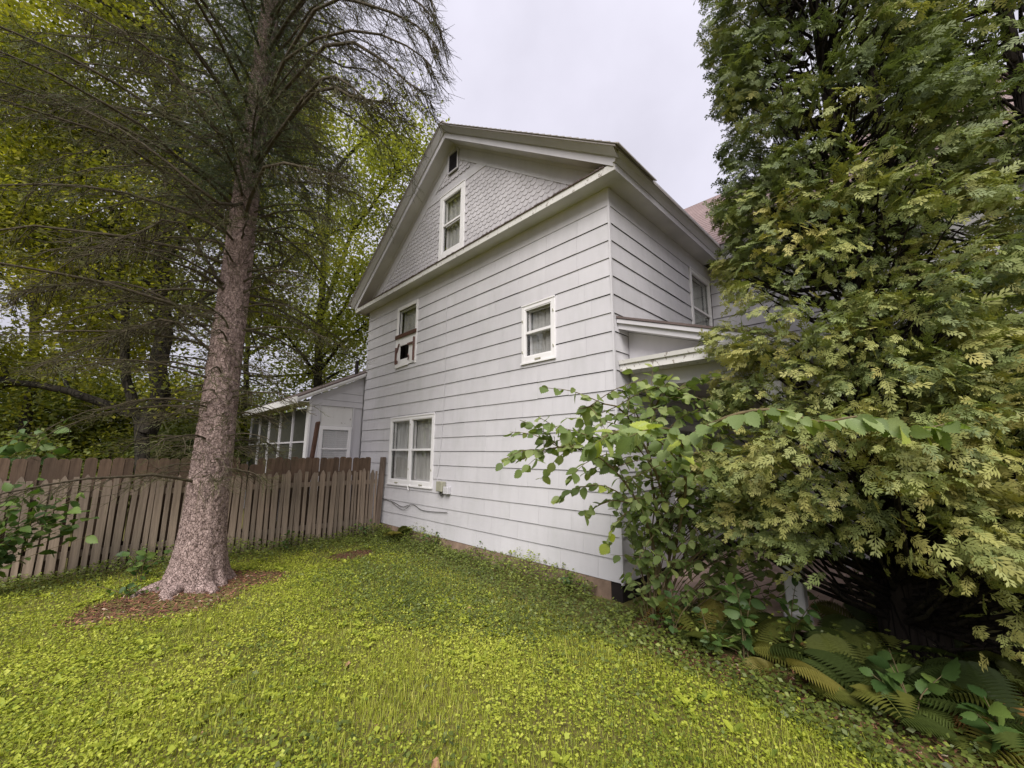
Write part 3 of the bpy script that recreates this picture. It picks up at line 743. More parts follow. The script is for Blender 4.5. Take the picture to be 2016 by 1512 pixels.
MB().box(XR + 0.0065, 4.8, HB - OV - 0.012, HB - OV - 0.0005, ZS - 0.010, ZS + 0.088).build('wing_fascia', M['trimgrey'], house)
MB().extrude([(0, HB - OV + 0.02, ZS + 0.0885), (0, HB - OV - 0.03, ZS + 0.0885), (0, HB - OV - 0.11, ZS + 0.215), (0, HB - OV - 0.115, ZS + 0.262), (0, HB - OV + 0.02, ZS + 0.262)], (XR + 0.108, 0, 0), (4.8, 0, 0)).build('wing_crown', M['trimgrey'], house)
# roof of the wing: shingle courses as real steps
YE, ZE, YR2, ZR2 = HB - OV - 0.15, ZS + 0.265, 6.35, 8.72
nco = 26; wr = MB(); dy = (YR2 - YE) / nco; dz = (ZR2 - ZE) / nco
def valley_x(y):                                   # where the wing slope meets the main slope
    zz = ZE + (y - YE) / (YR2 - YE) * (ZR2 - ZE); return XC + (ZR - zz) / SL
deck = MB()
for k in range(nco):
    y0, y1 = YE + k * dy, YE + (k + 1) * dy; z0, z1 = ZE + k * dz, ZE + (k + 1) * dz
    xa, xb = min(valley_x(y0), 0.36) - 0.05, min(valley_x(y1), 0.36) - 0.05
    wr.hexa([(xa, y0, z0 - 0.01), (4.9, y0, z0 - 0.01), (4.9, y1, z1 - 0.01), (xb, y1, z1 - 0.01), (xa, y0, z0 + 0.030), (4.9, y0, z0 + 0.030), (4.9, y1, z1 + 0.006), (xb, y1, z1 + 0.006)])
wr.build('wing_roof', M['roof'], house)
MB().hexa([(XC, YR2, ZR2), (4.9, YR2, ZR2), (4.9, 9.25, ZE), (XC, 9.25, ZE), (XC, YR2, ZR2 + 0.03), (4.9, YR2, ZR2 + 0.03), (4.9, 9.25, ZE + 0.03), (XC, 9.25, ZE + 0.03)]).build('wing_rear_roof', M['roof'], house)
MB().box(0.0, 4.9, YR2 - 0.06, YR2 + 0.06, ZR2 + 0.005, ZR2 + 0.045).build('wing_ridge_cap', M['roof'], house)
MB().extrude([(4.4, HB, 5.5), (4.4, 8.95, 5.5), (4.4, YR2, ZR2 - 0.05)], (0, 0, 0), (0.1, 0, 0)).build('wing_gable', M['siding'], house)

# ------------------------------------------------------------------ side porch in the corner
PX, PY = 1.80, 0.36
RS = (3.63 - 2.98) / 1.90                           # porch roof slope
def pz(x): return 3.63 - RS * x
MB().hexa([(0.022, 0.05, pz(0) - 0.03), (PX + 0.15, 0.05, pz(PX + 0.15) - 0.03), (PX + 0.15, HB - 0.03, pz(PX + 0.15) - 0.03), (0.022, HB - 0.03, pz(0) - 0.03),
           (0.022, 0.05, pz(0) + 0.0), (PX + 0.15, 0.05, pz(PX + 0.15)), (PX + 0.15, HB - 0.03, pz(PX + 0.15)), (0.022, HB - 0.03, pz(0))]).build('porch_roof', M['roofdark'], house)
def rake_strip(name, y0, y1, d0, d1, mat, xa=0.023, xb=PX + 0.14):
    MB().hexa([(xa, y0, pz(xa) - d1), (xb, y0, pz(xb) - d1), (xb, y1, pz(xb) - d1), (xa, y1, pz(xa) - d1), (xa, y0, pz(xa) - d0), (xb, y0, pz(xb) - d0), (xb, y1, pz(xb) - d0), (xa, y1, pz(xa) - d0)]).build(name, mat, house)
rake_strip('porch_rake_crown', 0.062, 0.12, 0.031, 0.085, M['trimgrey'])
rake_strip('porch_rake_fascia', 0.095, 0.12, 0.0855, 0.165, M['trimgrey'])
rake_strip('porch_rake_soffit', 0.1205, PY, 0.130, 0.150, M['soffit'])
# pediment board
MB().extrude([(0.024, PY, 2.96), (PX, PY, 2.96), (PX, PY, pz(PX) - 0.155), (0.024, PY, pz(0.024) - 0.155)], (0, 0.0005, 0), (0, 0.03, 0)).build('porch_pediment', M['siding'], house)
# horizontal cornice
MB().extrude([(0, 0.10, 2.862), (0, 0.10, 2.955), (0, 0.075, 2.957), (0, 0.065, 3.008), (0, PY, 3.05), (0, PY, 2.862)], (0.024, 0, 0), (PX + 0.14, 0, 0)).build('porch_cornice', M['peel'], house)
MB().box(0.024, PX, PY + 0.0, PY + 0.14, 2.66, 2.861).build('porch_beam', M['soffit'], house)
MB().box(PX - 0.14, PX, PY + 0.141, HB - 0.03, 2.66, 2.861).build('porch_beam', M['soffit'], house)
MB().box(0.024, PX - 0.141, PY + 0.141, HB - 0.03, 2.80, 2.82).build('porch_ceiling', M['soffit'], house)
MB().box(PX + 0.14, PX + 0.16, 0.06, HB - 0.04, 2.86, pz(PX + 0.14) - 0.032).build('porch_eave_fascia', M['trimgrey'], house)
pf = MB().box(0.07, PX + 0.25, 0.30, HB - 0.05, -0.05, 0.10).build('porch_floor', M['soil'], house)
rr = random.Random(9); yy = 0.30
while yy < HB - 0.1:
    dyy = rr.uniform(0.38, 0.62); xx = 0.08
    while xx < PX + 0.24:
        dxx = rr.uniform(0.35, 0.75); x1 = min(xx + dxx, PX + 0.25); y1 = min(yy + dyy, HB - 0.05)
        if x1 - xx > 0.08 and y1 - yy > 0.08:
            j = lambda: rr.uniform(0.004, 0.02)
            MB().hexa([(xx + j(), yy + j(), 0.1005), (x1 - j(), yy + j(), 0.1005), (x1 - j(), y1 - j(), 0.1005), (xx + j(), y1 - j(), 0.1005), (xx + j(), yy + j(), 0.135), (x1 - j(), yy + j(), 0.133), (x1 - j(), y1 - j(), 0.136), (xx + j(), y1 - j(), 0.134)]).build('flagstone', M['flag'], pf)
        xx = x1
    yy += dyy
for (cx, cy) in ((1.70, 0.43), (1.70, 3.5)):
    pc = MB().box(cx - 0.08, cx + 0.08, cy - 0.08, cy + 0.08, 0.11, 2.66).build('porch_post', M['peel2'], house, bevel=0.012)
    MB().box(cx - 0.105, cx + 0.105, cy - 0.105, cy + 0.105, 0.10, 0.24).build('post_base', M['peel2'], pc, bevel=0.01)
    MB().box(cx - 0.10, cx + 0.10, cy - 0.10, cy + 0.10, 2.56, 2.659).build('post_cap', M['peel2'], pc, bevel=0.01)

# ------------------------------------------------------------------ back porch (annex) beyond the fence
AX, AY = -7.475, -1.30
def arz(y): return 3.90 + (y) * 0.50                # shed roof height along y
ax = MB(); ax.box(-12.6, AX - 0.02, AY + 0.06, AY + 0.10, -0.05, 0.85); ax.build('annex_skirt', M['trimgrey'], house)
MB().extrude([(AX - 0.10, AY + 0.02, 0), (AX - 0.10, 0.0, 0), (AX - 0.10, 0.0, arz(0) - 0.14), (AX - 0.10, AY + 0.02, arz(AY) - 0.14)], (0, 0, 0), (0.06, 0, 0)).build('annex_end_wall', M['trimgrey'], house)
xo = AX - 0.0395
def apiece(name, y0, y1, z0, z1, mat, t=0.03): return MB().box(xo, xo + t, y0, y1, z0, z1).build(name, mat, house)
apiece('annex_plate_board', AY, -0.03, 2.925, 3.06, M['trimgrey'], 0.034)
apiece('annex_corner_board', AY + 0.02, -1.10, 0, 2.924, M['trimgrey'], 0.016); apiece('annex_edge_board', -0.235, -0.03, 0, 2.924, M['trimgrey'], 0.016)
apiece('annex_batten', -1.10, -1.065, 0, 2.924, M['siding'], 0.03); apiece('annex_batten', -0.27, -0.235, 0, 2.924, M['siding'], 0.03)
apiece('warped_plywood', -1.06, -0.275, 2.44, 2.92, M['peel2'], 0.012)
MB().extrude([(xo, -1.02, 3.075), (xo, -0.03, 3.075), (xo, -0.03, 3.26), (xo, -0.66, 3.26)], (0, 0, 0), (0.02, 0, 0)).build('annex_clapboard', M['trimgrey'], house)
MB().extrude([(xo, -0.60, 3.272), (xo, -0.03, 3.272), (xo, -0.03, 3.47), (xo, -0.26, 3.44)], (0, 0, 0), (0.02, 0, 0)).build('annex_clapboard', M['trimgrey'], house)
aw = MB(); 
aw.box(-1.06, -0.98, 0.0, 0.045, 0.9, 2.43); aw.box(-0.36, -0.28, 0, 0.045, 0.9, 2.43); aw.box(-0.98, -0.36, 0, 0.045, 2.34, 2.43); aw.box(-0.98, -0.36, 0, 0.045, 0.9, 1.0)
def rot_face(mb): mb.v = [(xo + 0.002 + y, x, z) for (x, y, z) in mb.v]; return mb
awo = rot_face(aw).build('window', M['white'], house); awo['label'] = 'blind-covered window in the back porch end wall'
for i in range(26):
    zb_ = 1.02 + i * 0.05
    rot_face(MB().hexa([(-0.98, 0.010, zb_), (-0.36, 0.010, zb_), (-0.36, 0.013, zb_), (-0.98, 0.013, zb_), (-0.98, 0.004, zb_ + 0.046), (-0.36, 0.004, zb_ + 0.046), (-0.36, 0.007, zb_ + 0.046), (-0.98, 0.007, zb_ + 0.046)])).build('blind_slat', M['white'], awo)
rot_face(MB().box(-0.98, -0.36, 0.018, 0.022, 1.0, 2.34)).build('pane', M['glass'], awo)
rot_face(MB().box(-0.98, -0.36, 0.0225, 0.038, 1.86, 1.90)).build('sash', M['white'], awo)
# screened front: posts, screens, rails
MB().box(AX - 0.19, AX - 0.001, AY - 0.03, AY + 0.018, 0, 2.93).build('annex_corner_post', M['white'], house)
xs = AX - 0.19; k = 0
while xs > -12.4:
    xw = 1.02
    MB().box(xs - xw, xs - 0.06, AY + 0.025, AY + 0.032, 0.86, 2.86).build('screen_panel', M['screen'], house)
    MB().box(xs - xw - 0.06, xs - xw, AY - 0.02, AY + 0.05, 0.0, 2.92).build('screen_post', M['trimgrey'], house)
    MB().box(xs - xw, xs - 0.06, AY + 0.0, AY + 0.024, 2.02, 2.06).build('screen_rail', M['trimgrey'], house)
    xs -= xw + 0.06; k += 1
MB().box(-12.6, AX - 0.0, AY - 0.05, AY + 0.05, 2.931, 3.05).build('annex_beam', M['trimgrey'], house)
MB().hexa([(-12.7, AY - 0.34, arz(AY - 0.34) - 0.03), (AX + 0.10, AY - 0.34, arz(AY - 0.34) - 0.03), (AX + 0.10, 2.0, arz(2.0) - 0.03), (-12.7, 2.0, arz(2.0) - 0.03),
           (-12.7, AY - 0.34, arz(AY - 0.34)), (AX + 0.10, AY - 0.34, arz(AY - 0.34)), (AX + 0.10, 2.0, arz(2.0)), (-12.7, 2.0, arz(2.0))]).build('annex_roof', M['roofdark'], house).scale = (1, 1, 1)
for (d0, d1, t) in ((0.031, 0.078, 0.10), (0.0785, 0.128, 0.07)):
    MB().hexa([(AX - 0.03, AY - 0.33, arz(AY - 0.33) - d1), (AX + t, AY - 0.33, arz(AY - 0.33) - d1), (AX + t, -0.03, arz(-0.03) - d1), (AX - 0.03, -0.03, arz(-0.03) - d1),
               (AX - 0.03, AY - 0.33, arz(AY - 0.33) - d0), (AX + t, AY - 0.33, arz(AY - 0.33) - d0), (AX + t, -0.03, arz(-0.03) - d0), (AX - 0.03, -0.03, arz(-0.03) - d0)]).build('annex_rake', M['white'], house)
MB().box(-12.7, AX + 0.10, AY - 0.36, AY - 0.331, arz(AY - 0.34) - 0.16, arz(AY - 0.34) - 0.002).build('annex_gutter', M['white'], house)
MB().box(-12.7, AX + 0.06, AY - 0.33, AY - 0.06, 2.965, 2.985).build('annex_soffit', M['soffit'], house)
an = MB(); an.box(-12.6, AX - 0.11, 1.95, 2.0, 0, 4.8); an.box(-12.6, -12.5, AY + 0.1, 1.95, 0, 3.0); an.build('annex_rear_wall', M['trimgrey'], house)
MB().tube([(-9.47, 0.6, 4.15), (-9.47, 0.6, 4.62)], 0.05, 10).build('vent_pipe', M['felt'], house)

# ------------------------------------------------------------------ fences
def picket(w, h, th, tip):
    if tip == 'point': prof = [(0, 0), (w, 0), (w, h - 0.10), (w * 0.72, h - 0.03), (w / 2, h), (w * 0.28, h - 0.03), (0, h - 0.10)]
    elif tip == 'dog': prof = [(0, 0), (w, 0), (w, h - 0.03), (w - 0.03, h), (0.03, h), (0, h - 0.03)]
    else: prof = [(0, 0), (w, 0), (w, h), (0, h)]
    return MB().extrude([(0, x, z) for x, z in prof], (0, 0, 0), (th, 0, 0))
pmesh = {}
for nm, a in {'point': (0.098, 1.45, 0.018, 'point'), 'flat': (0.062, 1.42, 0.018, 'flat'), 'narrow': (0.045, 1.40, 0.018, 'flat')}.items():
    pmesh[nm] = picket(*a).mesh('picket', M['picket'], 0.002)
fence = tag(empty('picket_fence', (-6.1, -3.6, 0)), 'weathered brown picket fence of alternating wide and narrow pickets behind the spruce', 'fence')
rr = random.Random(21); y = -0.20; k = 0
while y > -8.6:
    if y > -0.85: kind = 'narrow' if rr.random() < 0.75 else 'point'; w = 0.045 if kind == 'narrow' else 0.098
    else: kind = 'point' if k % 2 == 0 else 'flat'; w = 0.098 if kind == 'point' else 0.062
    y -= w
    o = link('picket', pmesh[kind], fence, (0.0 + rr.uniform(-0.006, 0.006), y + 3.6, -0.04 + rr.uniform(-0.03, 0.045)), (rr.uniform(-0.022, 0.022), rr.uniform(-0.012, 0.012), 0))
    y -= 0.024 + rr.uniform(-0.008, 0.010); k += 1
for (z0, z1) in ((0.26, 0.35), (1.10, 1.19)):
    MB().box(-0.045, -0.008, -5.0, 3.42, z0, z1).build('rail', M['picket'], fence)
bfence = tag(empty('board_fence', (-6.24, -3.6, 0)), 'taller dark dog-eared board fence standing behind the picket fence', 'fence')
dogm = picket(0.138, 1.72, 0.018, 'dog').mesh('board', M['board'], 0.002)
y = -0.30
while y > -8.8:
    y -= 0.141
    lo = -0.12 if (-2.95 < y < -2.62) else 0
    link('board', dogm, bfence, (rr.uniform(-0.006, 0.006), y + 3.6, -0.04 + lo + rr.uniform(-0.02, 0.02)), (rr.uniform(-0.012, 0.012), 0, 0))
    if rr.random() < 0.15: y -= 0.015
for (z0, z1) in ((0.3, 0.39), (1.3, 1.39)): MB().box(-0.05, -0.010, -5.2, 3.3, z0, z1).build('rail', M['board'], bfence)
post = tag(MB().hexa([(-0.055, -0.055, -0.1), (0.055, -0.055, -0.1), (0.055, 0.055, -0.1), (-0.055, 0.055, -0.1), (-0.05, 0.03, 1.69), (0.05, 0.03, 1.69), (0.05, 0.125, 1.69), (-0.05, 0.125, 1.69)]).build('fence_post', M['postwood'], None, (-6.08, -0.165, 0), bevel=0.006), 'leaning grey fence post standing against the house wall', 'post')
lp = tag(MB().hexa([(-0.045, -0.09, 0), (0.045, -0.09, 0), (0.045, 0.0, 0), (-0.045, 0.0, 0), (-0.04, 0.11, 2.45), (0.04, 0.11, 2.45), (0.04, 0.20, 2.47), (-0.04, 0.20, 2.47)]).build('leaning_board', M['brownwood'], None, (-6.62, -1.56, 0), bevel=0.02), 'dark brown plank leaning up behind the board fence near the back porch', 'plank')

# driveway beyond the porch
dw = MB().box(2.2, 30, 5.4, 9.6, -0.05, 0.012).build('driveway', M['concrete']); tag(dw, kind='structure')

# ------------------------------------------------------------------ leaf templates
LEAF4 = ([(0, 0, 0), (0.5, -0.32, 0.04), (1, 0, -0.05), (0.5, 0.32, 0.04)], [(0, 1, 2, 3)])
LEAF6 = ([(0, 0, 0), (0.28, -0.26, 0.06), (0.68, -0.22, 0.04), (1, 0, -0.08), (0.68, 0.22, 0.04), (0.28, 0.26, 0.06), (0.5, 0, -0.01)],
         [(0, 1, 6), (1, 2, 6), (2, 3, 6), (3, 4, 6), (4, 5, 6), (5, 0, 6)])
ROUND = ([(0, 0.0, 0), (0.50, -0.48, 0.06), (1.0, 0.05, 0.0), (0.46, 0.50, 0.06)], [(0, 1, 2, 3)])

def toothed_leaf(name, mat, L=1.0, Wd=0.27, curl=0.12, teeth=7):
    """elm-like leaf with a toothed edge, folded along the midrib, along +X"""
    v = [(0, 0, 0)]; n = teeth
    mid = []; lf = []; rt = []
    for i in range(1, n + 1):
        t = i / (n + 0.0)
        w = Wd * math.sin(math.pi * min(1, t * 0.97 + 0.03) ** 0.8)
        if i == n: w = 0
        z = -curl * t * t
        mid.append((t * L, 0, z))
        lf.append(((t + 0.035) * L if i < n else L, w * (1.06 if i < n else 0), z + w * 0.22)); lf.append(((t + 0.0) * L, w * 0.90 if i < n else 0, z + w * 0.2))
    V = [(0, 0, 0)] + mid; m = len(V)
    F = []; prev_l = prev_r = 0
    Vl = []
    for i in range(1, n):
        t = i / n; w = Wd * math.sin(math.pi * (t * 0.97 + 0.03) ** 0.8); z = -curl * t * t
        Vl.append((t * L + 0.05 * L, w * 1.05, z + w * 0.2, t * L - 0.01 * L, w * 0.86))
    for sgn in (1, -1):
        prev = 0; pm = 0
        for i in range(1, n):
            x, w, z, x2, w2 = Vl[i - 1]
            a = len(V); V.append((x2, sgn * w2, z)); V.append((x, sgn * w, z)); mi = i
            tri = [(pm, prev, a + 1, mi)] if prev != pm else [(pm, a + 1, mi)]
            F += [q if sgn < 0 else q[::-1] for q in tri]
            prev = a; pm = mi
        F.append((pm, prev, n) if sgn < 0 else (n, prev, pm))
    me = bpy.data.meshes.new(name); me.from_pydata(V, [], F); me.materials.append(mat)
    me.polygons.foreach_set('use_smooth', [True] * len(me.polygons))
    return me

# ------------------------------------------------------------------ spruce
SP = np.array([-4.2, -3.6, 0.0])
spruce = tag(empty('spruce_tree', SP), 'tall spruce with bare scaly trunk and dead drooping twigs beside the fence', 'tree')
def spruce_r(z): return 0.243 - 0.0125 * z + 0.155 * np.exp(-z / 0.33) + 0.03 * np.exp(-z / 1.0)
def build_spruce():
    na, nz = 110, 300
    zs = np.concatenate([np.linspace(-0.12, 6.5, nz - 40), np.linspace(6.6, 16.2, 40)]); a = np.linspace(0, 2 * math.pi, na, endpoint=False)
    A, Z = np.meshgrid(a, zs)
    r = np.clip(spruce_r(np.maximum(Z, 0)), 0.02, None)
    lob = 1 + np.exp(-np.maximum(Z, 0) / 0.22) * (0.12 * np.sin(A * 4 + 0.7) + 0.10 * np.sin(A * 7 + 2.0) + 0.05 * np.sin(A * 11))
    r = r * lob
    r += 0.010 * fnoise(A * 2.5, Z * 2.0, 1.4, 5) + 0.0055 * fnoise(A * 14, Z * 20, 1.3, 6) + 0.004 * rng.normal(size=A.shape)
    V = np.stack([r * np.cos(A), r * np.sin(A), Z], -1).reshape(-1, 3)
    i = np.arange(nz - 1)[:, None] * na; j = np.arange(na)[None]; j2 = (j + 1) % na
    q = np.stack([i + j, i + j2, i + na + j2, i + na + j], -1).reshape(-1, 4)
    link('trunk', np_mesh('trunk', V, np.full(len(q), 4), q.ravel(), M['sprucebark'], smooth=True), spruce)
    # surface roots
    rp = []
    for (az, L) in ((-1.75, 0.45), (-0.75, 0.30), (0.2, 0.25)):
        p = polyline([(math.cos(az) * 0.30, math.sin(az) * 0.30, 0.10), (math.cos(az) * 0.5, math.sin(az) * 0.5, 0.05), (math.cos(az + .15) * (0.35 + L * .6), math.sin(az + .15) * (0.35 + L * .6), 0.012), (math.cos(az + .3) * (0.4 + L), math.sin(az + .3) * (0.4 + L), -0.06)], 12)
        MBq = tube_batch(p[None], np.linspace(0.085, 0.02, 12)[None], 9); rp.append(MBq)
    v, s, l = join_parts(rp); link('roots', np_mesh('roots', v, s, l, M['sprucebark'], smooth=True), spruce)
    # whorls of branches
    limbs, lr, info = [], [], []
    z = 1.45
    while z < 15.5:
        nb = rng.integers(4, 7); a0 = rng.uniform(0, 6.28)
        for b in range(nb):
            az = a0 + b * 2 * math.pi / nb + rng.uniform(-0.3, 0.3)
            zz = z + rng.uniform(-0.12, 0.12)
            if zz < 3.2: L = rng.choice([rng.uniform(0.35, 0.8), rng.uniform(1.2, 2.6)], p=[0.45, 0.55])
            elif zz < 5.0: L = rng.uniform(1.6, 3.2)
            else: L = rng.uniform(2.6, 3.7) * np.clip((16.6 - zz) / 9.5, 0.12, 1)
            d = np.array([math.cos(az), math.sin(az), 0])
            if d[1] > 0.55 and L > 2.8: L = 2.8                  # house side
            # branches toward the camera are shorter (self-pruned over the mown lawn)
            if d @ np.array([0.98, -0.15, 0]) > 0.80 and zz < 4.6: L *= 0.45
            if d[:2] @ np.array([0.70, 0.71]) > 0.25 and zz < 7.6: L = min(L, rng.uniform(0.7, 1.45) if zz < 5.6 else rng.uniform(1.2, 2.0))
            rise = 0.18 if zz < 5 else 0.30
            droop = rng.uniform(0.16, 0.30) if zz < 5 else rng.uniform(0.20, 0.34)
            t = np.linspace(0, 1, 9)
            side = np.array([-d[1], d[0], 0]) * rng.uniform(-0.12, 0.12)
            p = d[None] * (0.16 + L * t)[:, None] + side[None] * (L * t ** 2)[:, None]
            p[:, 2] = zz + L * (rise * np.sin(t * math.pi * 0.55) - droop * t ** 1.6 * 1.35)
            p[1:-1] += rng.normal(size=(7, 3)) * 0.018 * L / 3
            limbs.append(p); lr.append(np.linspace(0.010 + 0.0052 * L, 0.0035, 9)); info.append((zz, L, d))
        z += rng.uniform(0.20, 0.36) if z < 6 else rng.uniform(0.26, 0.42)
    # a few long bare limbs reaching over towards the gable, and to the left, as in the picture
    def limb(pts, r0=0.03):
        p = polyline([np.array(q) - SP for q in pts], 9); limbs.append(p); lr.append(np.linspace(r0, 0.004, 9)); info.append((p[4, 2], 2.8, np.array([0, 0, 0])))
    TR = lambda z: (SP[0], SP[1], z)
    limb([TR(6.0), px(600, 190, 5.5), px(660, 150, 5.1), px(720, 195, 4.9), px(765, 198, 4.8)])
    limb([TR(6.6), px(560, 120, 5.6), px(690, 60, 5.2), px(800, 90, 4.9), px(850, 130, 4.8)])
    limb([TR(7.2), px(620, 20, 5.4), px(720, 8, 5.0), px(820, 50, 4.8), px(862, 95, 4.7)])
    limb([TR(6.9), px(640, 90, 5.3), px(740, 110, 5.0), px(800, 160, 4.8), px(845, 190, 4.8)])
    limb([TR(8.2), px(640, -60, 5.4), px(740, -40, 5.1), px(830, 10, 4.9), px(868, 60, 4.8)])
    limb([TR(6.2), px(620, 180, 5.4), px(690, 190, 5.0), px(740, 200, 4.9), px(790, 205, 4.85)])
    limb([TR(9.0), px(640, -110, 5.4), px(740, -90, 5.1), px(820, -40, 4.9), px(860, 20, 4.8)])
    limb([TR(5.2), px(520, 330, 5.6), px(600, 330, 5.3), px(640, 340, 5.2), px(680, 345, 5.1)])
    limb([TR(3.3), px(330, 590, 5.6), px(230, 555, 5.4), px(130, 560, 5.3), px(10, 580, 5.3)], 0.022)
    limb([TR(3.0), px(350, 635, 5.5), px(280, 640, 5.3), px(180, 680, 5.2), px(70, 720, 5.2)], 0.022)
    limb([TR(3.9), px(360, 440, 5.5), px(280, 455, 5.3), px(160, 500, 5.2), px(20, 600, 5.2)], 0.022)
    limb([TR(5.6), px(430, 400, 5.4), px(330, 320, 5.1), px(230, 250, 5.0), px(90, 180, 5.0)], 0.028)
    limb([TR(6.4), px(430, 260, 5.4), px(330, 130, 5.1), px(240, 60, 5.0), px(130, 0, 5.0)], 0.028)
    P = np.array(limbs); R = np.array(lr)
    v, s, l = tube_batch(P, R, 6)
    # secondary twigs, alternating to both sides and hanging
    sec, sr, sz, sid = [], [], [], []
    for bi in range(len(P)):
        zz, L, d = info[bi]; p = P[bi]
        extra = bi >= len(P) - 13
        dens = 10 if zz < 5 else 15
        if extra: dens = 32
        nt_ = int(max(6, L * dens))
        ts = rng.uniform(0.10, 1.0, nt_)
        for t in ts:
            x = t * 8; i0 = min(int(x), 7); f = x - i0; q = p[i0] * (1 - f) + p[i0 + 1] * f
            tg = p[i0 + 1] - p[i0]; tg /= np.linalg.norm(tg) + 1e-9
            sd = np.cross(tg, [0, 0, 1]); sd /= np.linalg.norm(sd) + 1e-9
            s_ = 1 if rng.random() < 0.5 else -1
            ln = rng.uniform(0.25, 0.75) * (1.15 - 0.55 * t) * (0.75 + L * 0.12)
            dr = tg * rng.uniform(0.5, 0.9) + sd * s_ * rng.uniform(0.3, 0.8) + np.array([0, 0, -1]) * rng.uniform(0.1, 0.9 if zz > 4.5 else 0.45)
            dr /= np.linalg.norm(dr)
            tt = np.linspace(0, 1, 4)[:, None]
            c = q[None] + dr[None] * ln * tt + np.array([0, 0, -1.0])[None] * (0.18 * ln * np.sin(tt * math.pi * 0.5) - 0.22 * ln * tt ** 2) + rng.normal(size=(4, 3)) * 0.012 * np.minimum(tt * 3, 1)
            sec.append(c); sr.append(np.linspace(0.0048, 0.0020, 4)); sz.append(zz); sid.append(extra)
    SEC = np.array(sec); SR = np.array(sr); sz = np.array(sz); sid = np.array(sid)
    v2, s2, l2 = tube_batch(SEC, SR, 4)
    # tertiary twiglets
    k = 5; idx = np.repeat(np.arange(len(SEC)), k); t = rng.uniform(0.15, 1.0, len(idx)) * 3; i0 = np.minimum(t.astype(int), 2); f = (t - i0)[:, None]
    q = SEC[idx, i0] * (1 - f) + SEC[idx, i0 + 1] * f; tg = SEC[idx, i0 + 1] - SEC[idx, i0]; tg /= np.linalg.norm(tg, axis=1, keepdims=True) + 1e-9
    dr = tg * 0.9 + rnd_unit(len(idx)) * 0.75 + np.array([0, 0, -0.10]); dr /= np.linalg.norm(dr, axis=1, keepdims=True)
    ln = rng.uniform(0.06, 0.24, len(idx))[:, None]
    mid = q + dr * ln * 0.55 + np.array([0, 0, 0.008]); end = q + dr * ln + np.array([0, 0, 0.012])
    TER = np.stack([q, end], 1); v3, s3, l3 = tube_batch(TER, np.tile(np.array([0.0028, 0.0014]), (len(TER), 1)), 3)
    v, s, l = join_parts([(v, s, l), (v2, s2, l2)])
    link('branches', np_mesh('branches', v, s, l, M['twig'], smooth=True), spruce)
    link('twigs', np_mesh('twigs', v3, s3, l3, M['twigfine']), spruce, kind='stuff')
    # short shoots hugging the trunk
    n = 900; zz = rng.uniform(1.3, 7.0, n); zz = zz + 0.12 * np.sin(zz * 9); a = rng.uniform(0, 6.28, n); rr_ = spruce_r(zz)
    p0 = np.stack([rr_ * np.cos(a), rr_ * np.sin(a), zz], 1); o_ = np.stack([np.cos(a), np.sin(a), np.zeros(n)], 1)
    dr = o_ * 0.8 + rnd_unit(n) * 0.7 + np.array([0, 0, -0.1]); dr /= np.linalg.norm(dr, axis=1, keepdims=True); ln = rng.uniform(0.08, 0.40, n)[:, None]
    SH = np.stack([p0, p0 + dr * ln * 0.5, p0 + dr * ln + np.array([0, 0, -0.04])], 1)
    va, sa, la_ = tube_batch(SH, np.tile([0.0034, 0.0026, 0.0015], (n, 1)), 3)
    link('trunk_shoots', np_mesh('trunk_shoots', va, sa, la_, M['twigfine']), spruce, kind='stuff')
    # needles: brush-like sprigs on the living twigs above, a thin fuzz on the lower ones
    ends, dirs = [], []
    live = (sz > 4.2) & (~sid)
    pl = np.where(live[idx] & (rng.random(len(idx)) < np.clip((sz[idx] - 3.8) / 2.0, 0.2, 1.0)))[0]
    fz = np.where((~live[idx]) & (~sid[idx]) & (rng.random(len(idx)) < 0.16))[0]
    ex = np.where(sid[idx] & (rng.random(len(idx)) < 0.05))[0]
    pick = np.concatenate([pl, fz, ex])
    tv, tf = [], []
    for j in range(8):
        x = j / 7.0; an = j * 2.4; dx, dy_, dz_ = 0.24, math.cos(an) * 0.13, math.sin(an) * 0.13
        b0 = len(tv); tv += [(x, 0.012, 0), (x, -0.012, 0), (x + dx, dy_, dz_)]; tf.append((b0, b0 + 1, b0 + 2))
    dd = (end - q)[pick]; pos = q[pick]; L_ = np.linalg.norm(dd, axis=1) * 1.25
    rot = frames(dd, rnd_unit(len(pick))); r_ = rng.uniform(0, 1, len(pick)); r_[len(pl):] = rng.uniform(0.6, 1.0, len(pick) - len(pl))
    link('needles', scatter_mesh('needles', tv, tf, pos, rot, np.maximum(L_, 0.12), M['needle'], r_), spruce, kind='stuff')
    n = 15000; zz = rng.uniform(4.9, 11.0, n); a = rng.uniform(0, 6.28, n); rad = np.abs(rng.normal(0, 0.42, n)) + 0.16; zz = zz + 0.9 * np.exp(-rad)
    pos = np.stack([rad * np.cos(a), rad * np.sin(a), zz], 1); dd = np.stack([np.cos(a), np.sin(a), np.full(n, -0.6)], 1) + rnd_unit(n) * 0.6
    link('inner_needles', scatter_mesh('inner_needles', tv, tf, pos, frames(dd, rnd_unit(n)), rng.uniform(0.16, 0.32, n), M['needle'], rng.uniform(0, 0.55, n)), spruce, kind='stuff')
    print('spruce', len(P), len(SEC), len(TER), len(pick))
build_spruce()

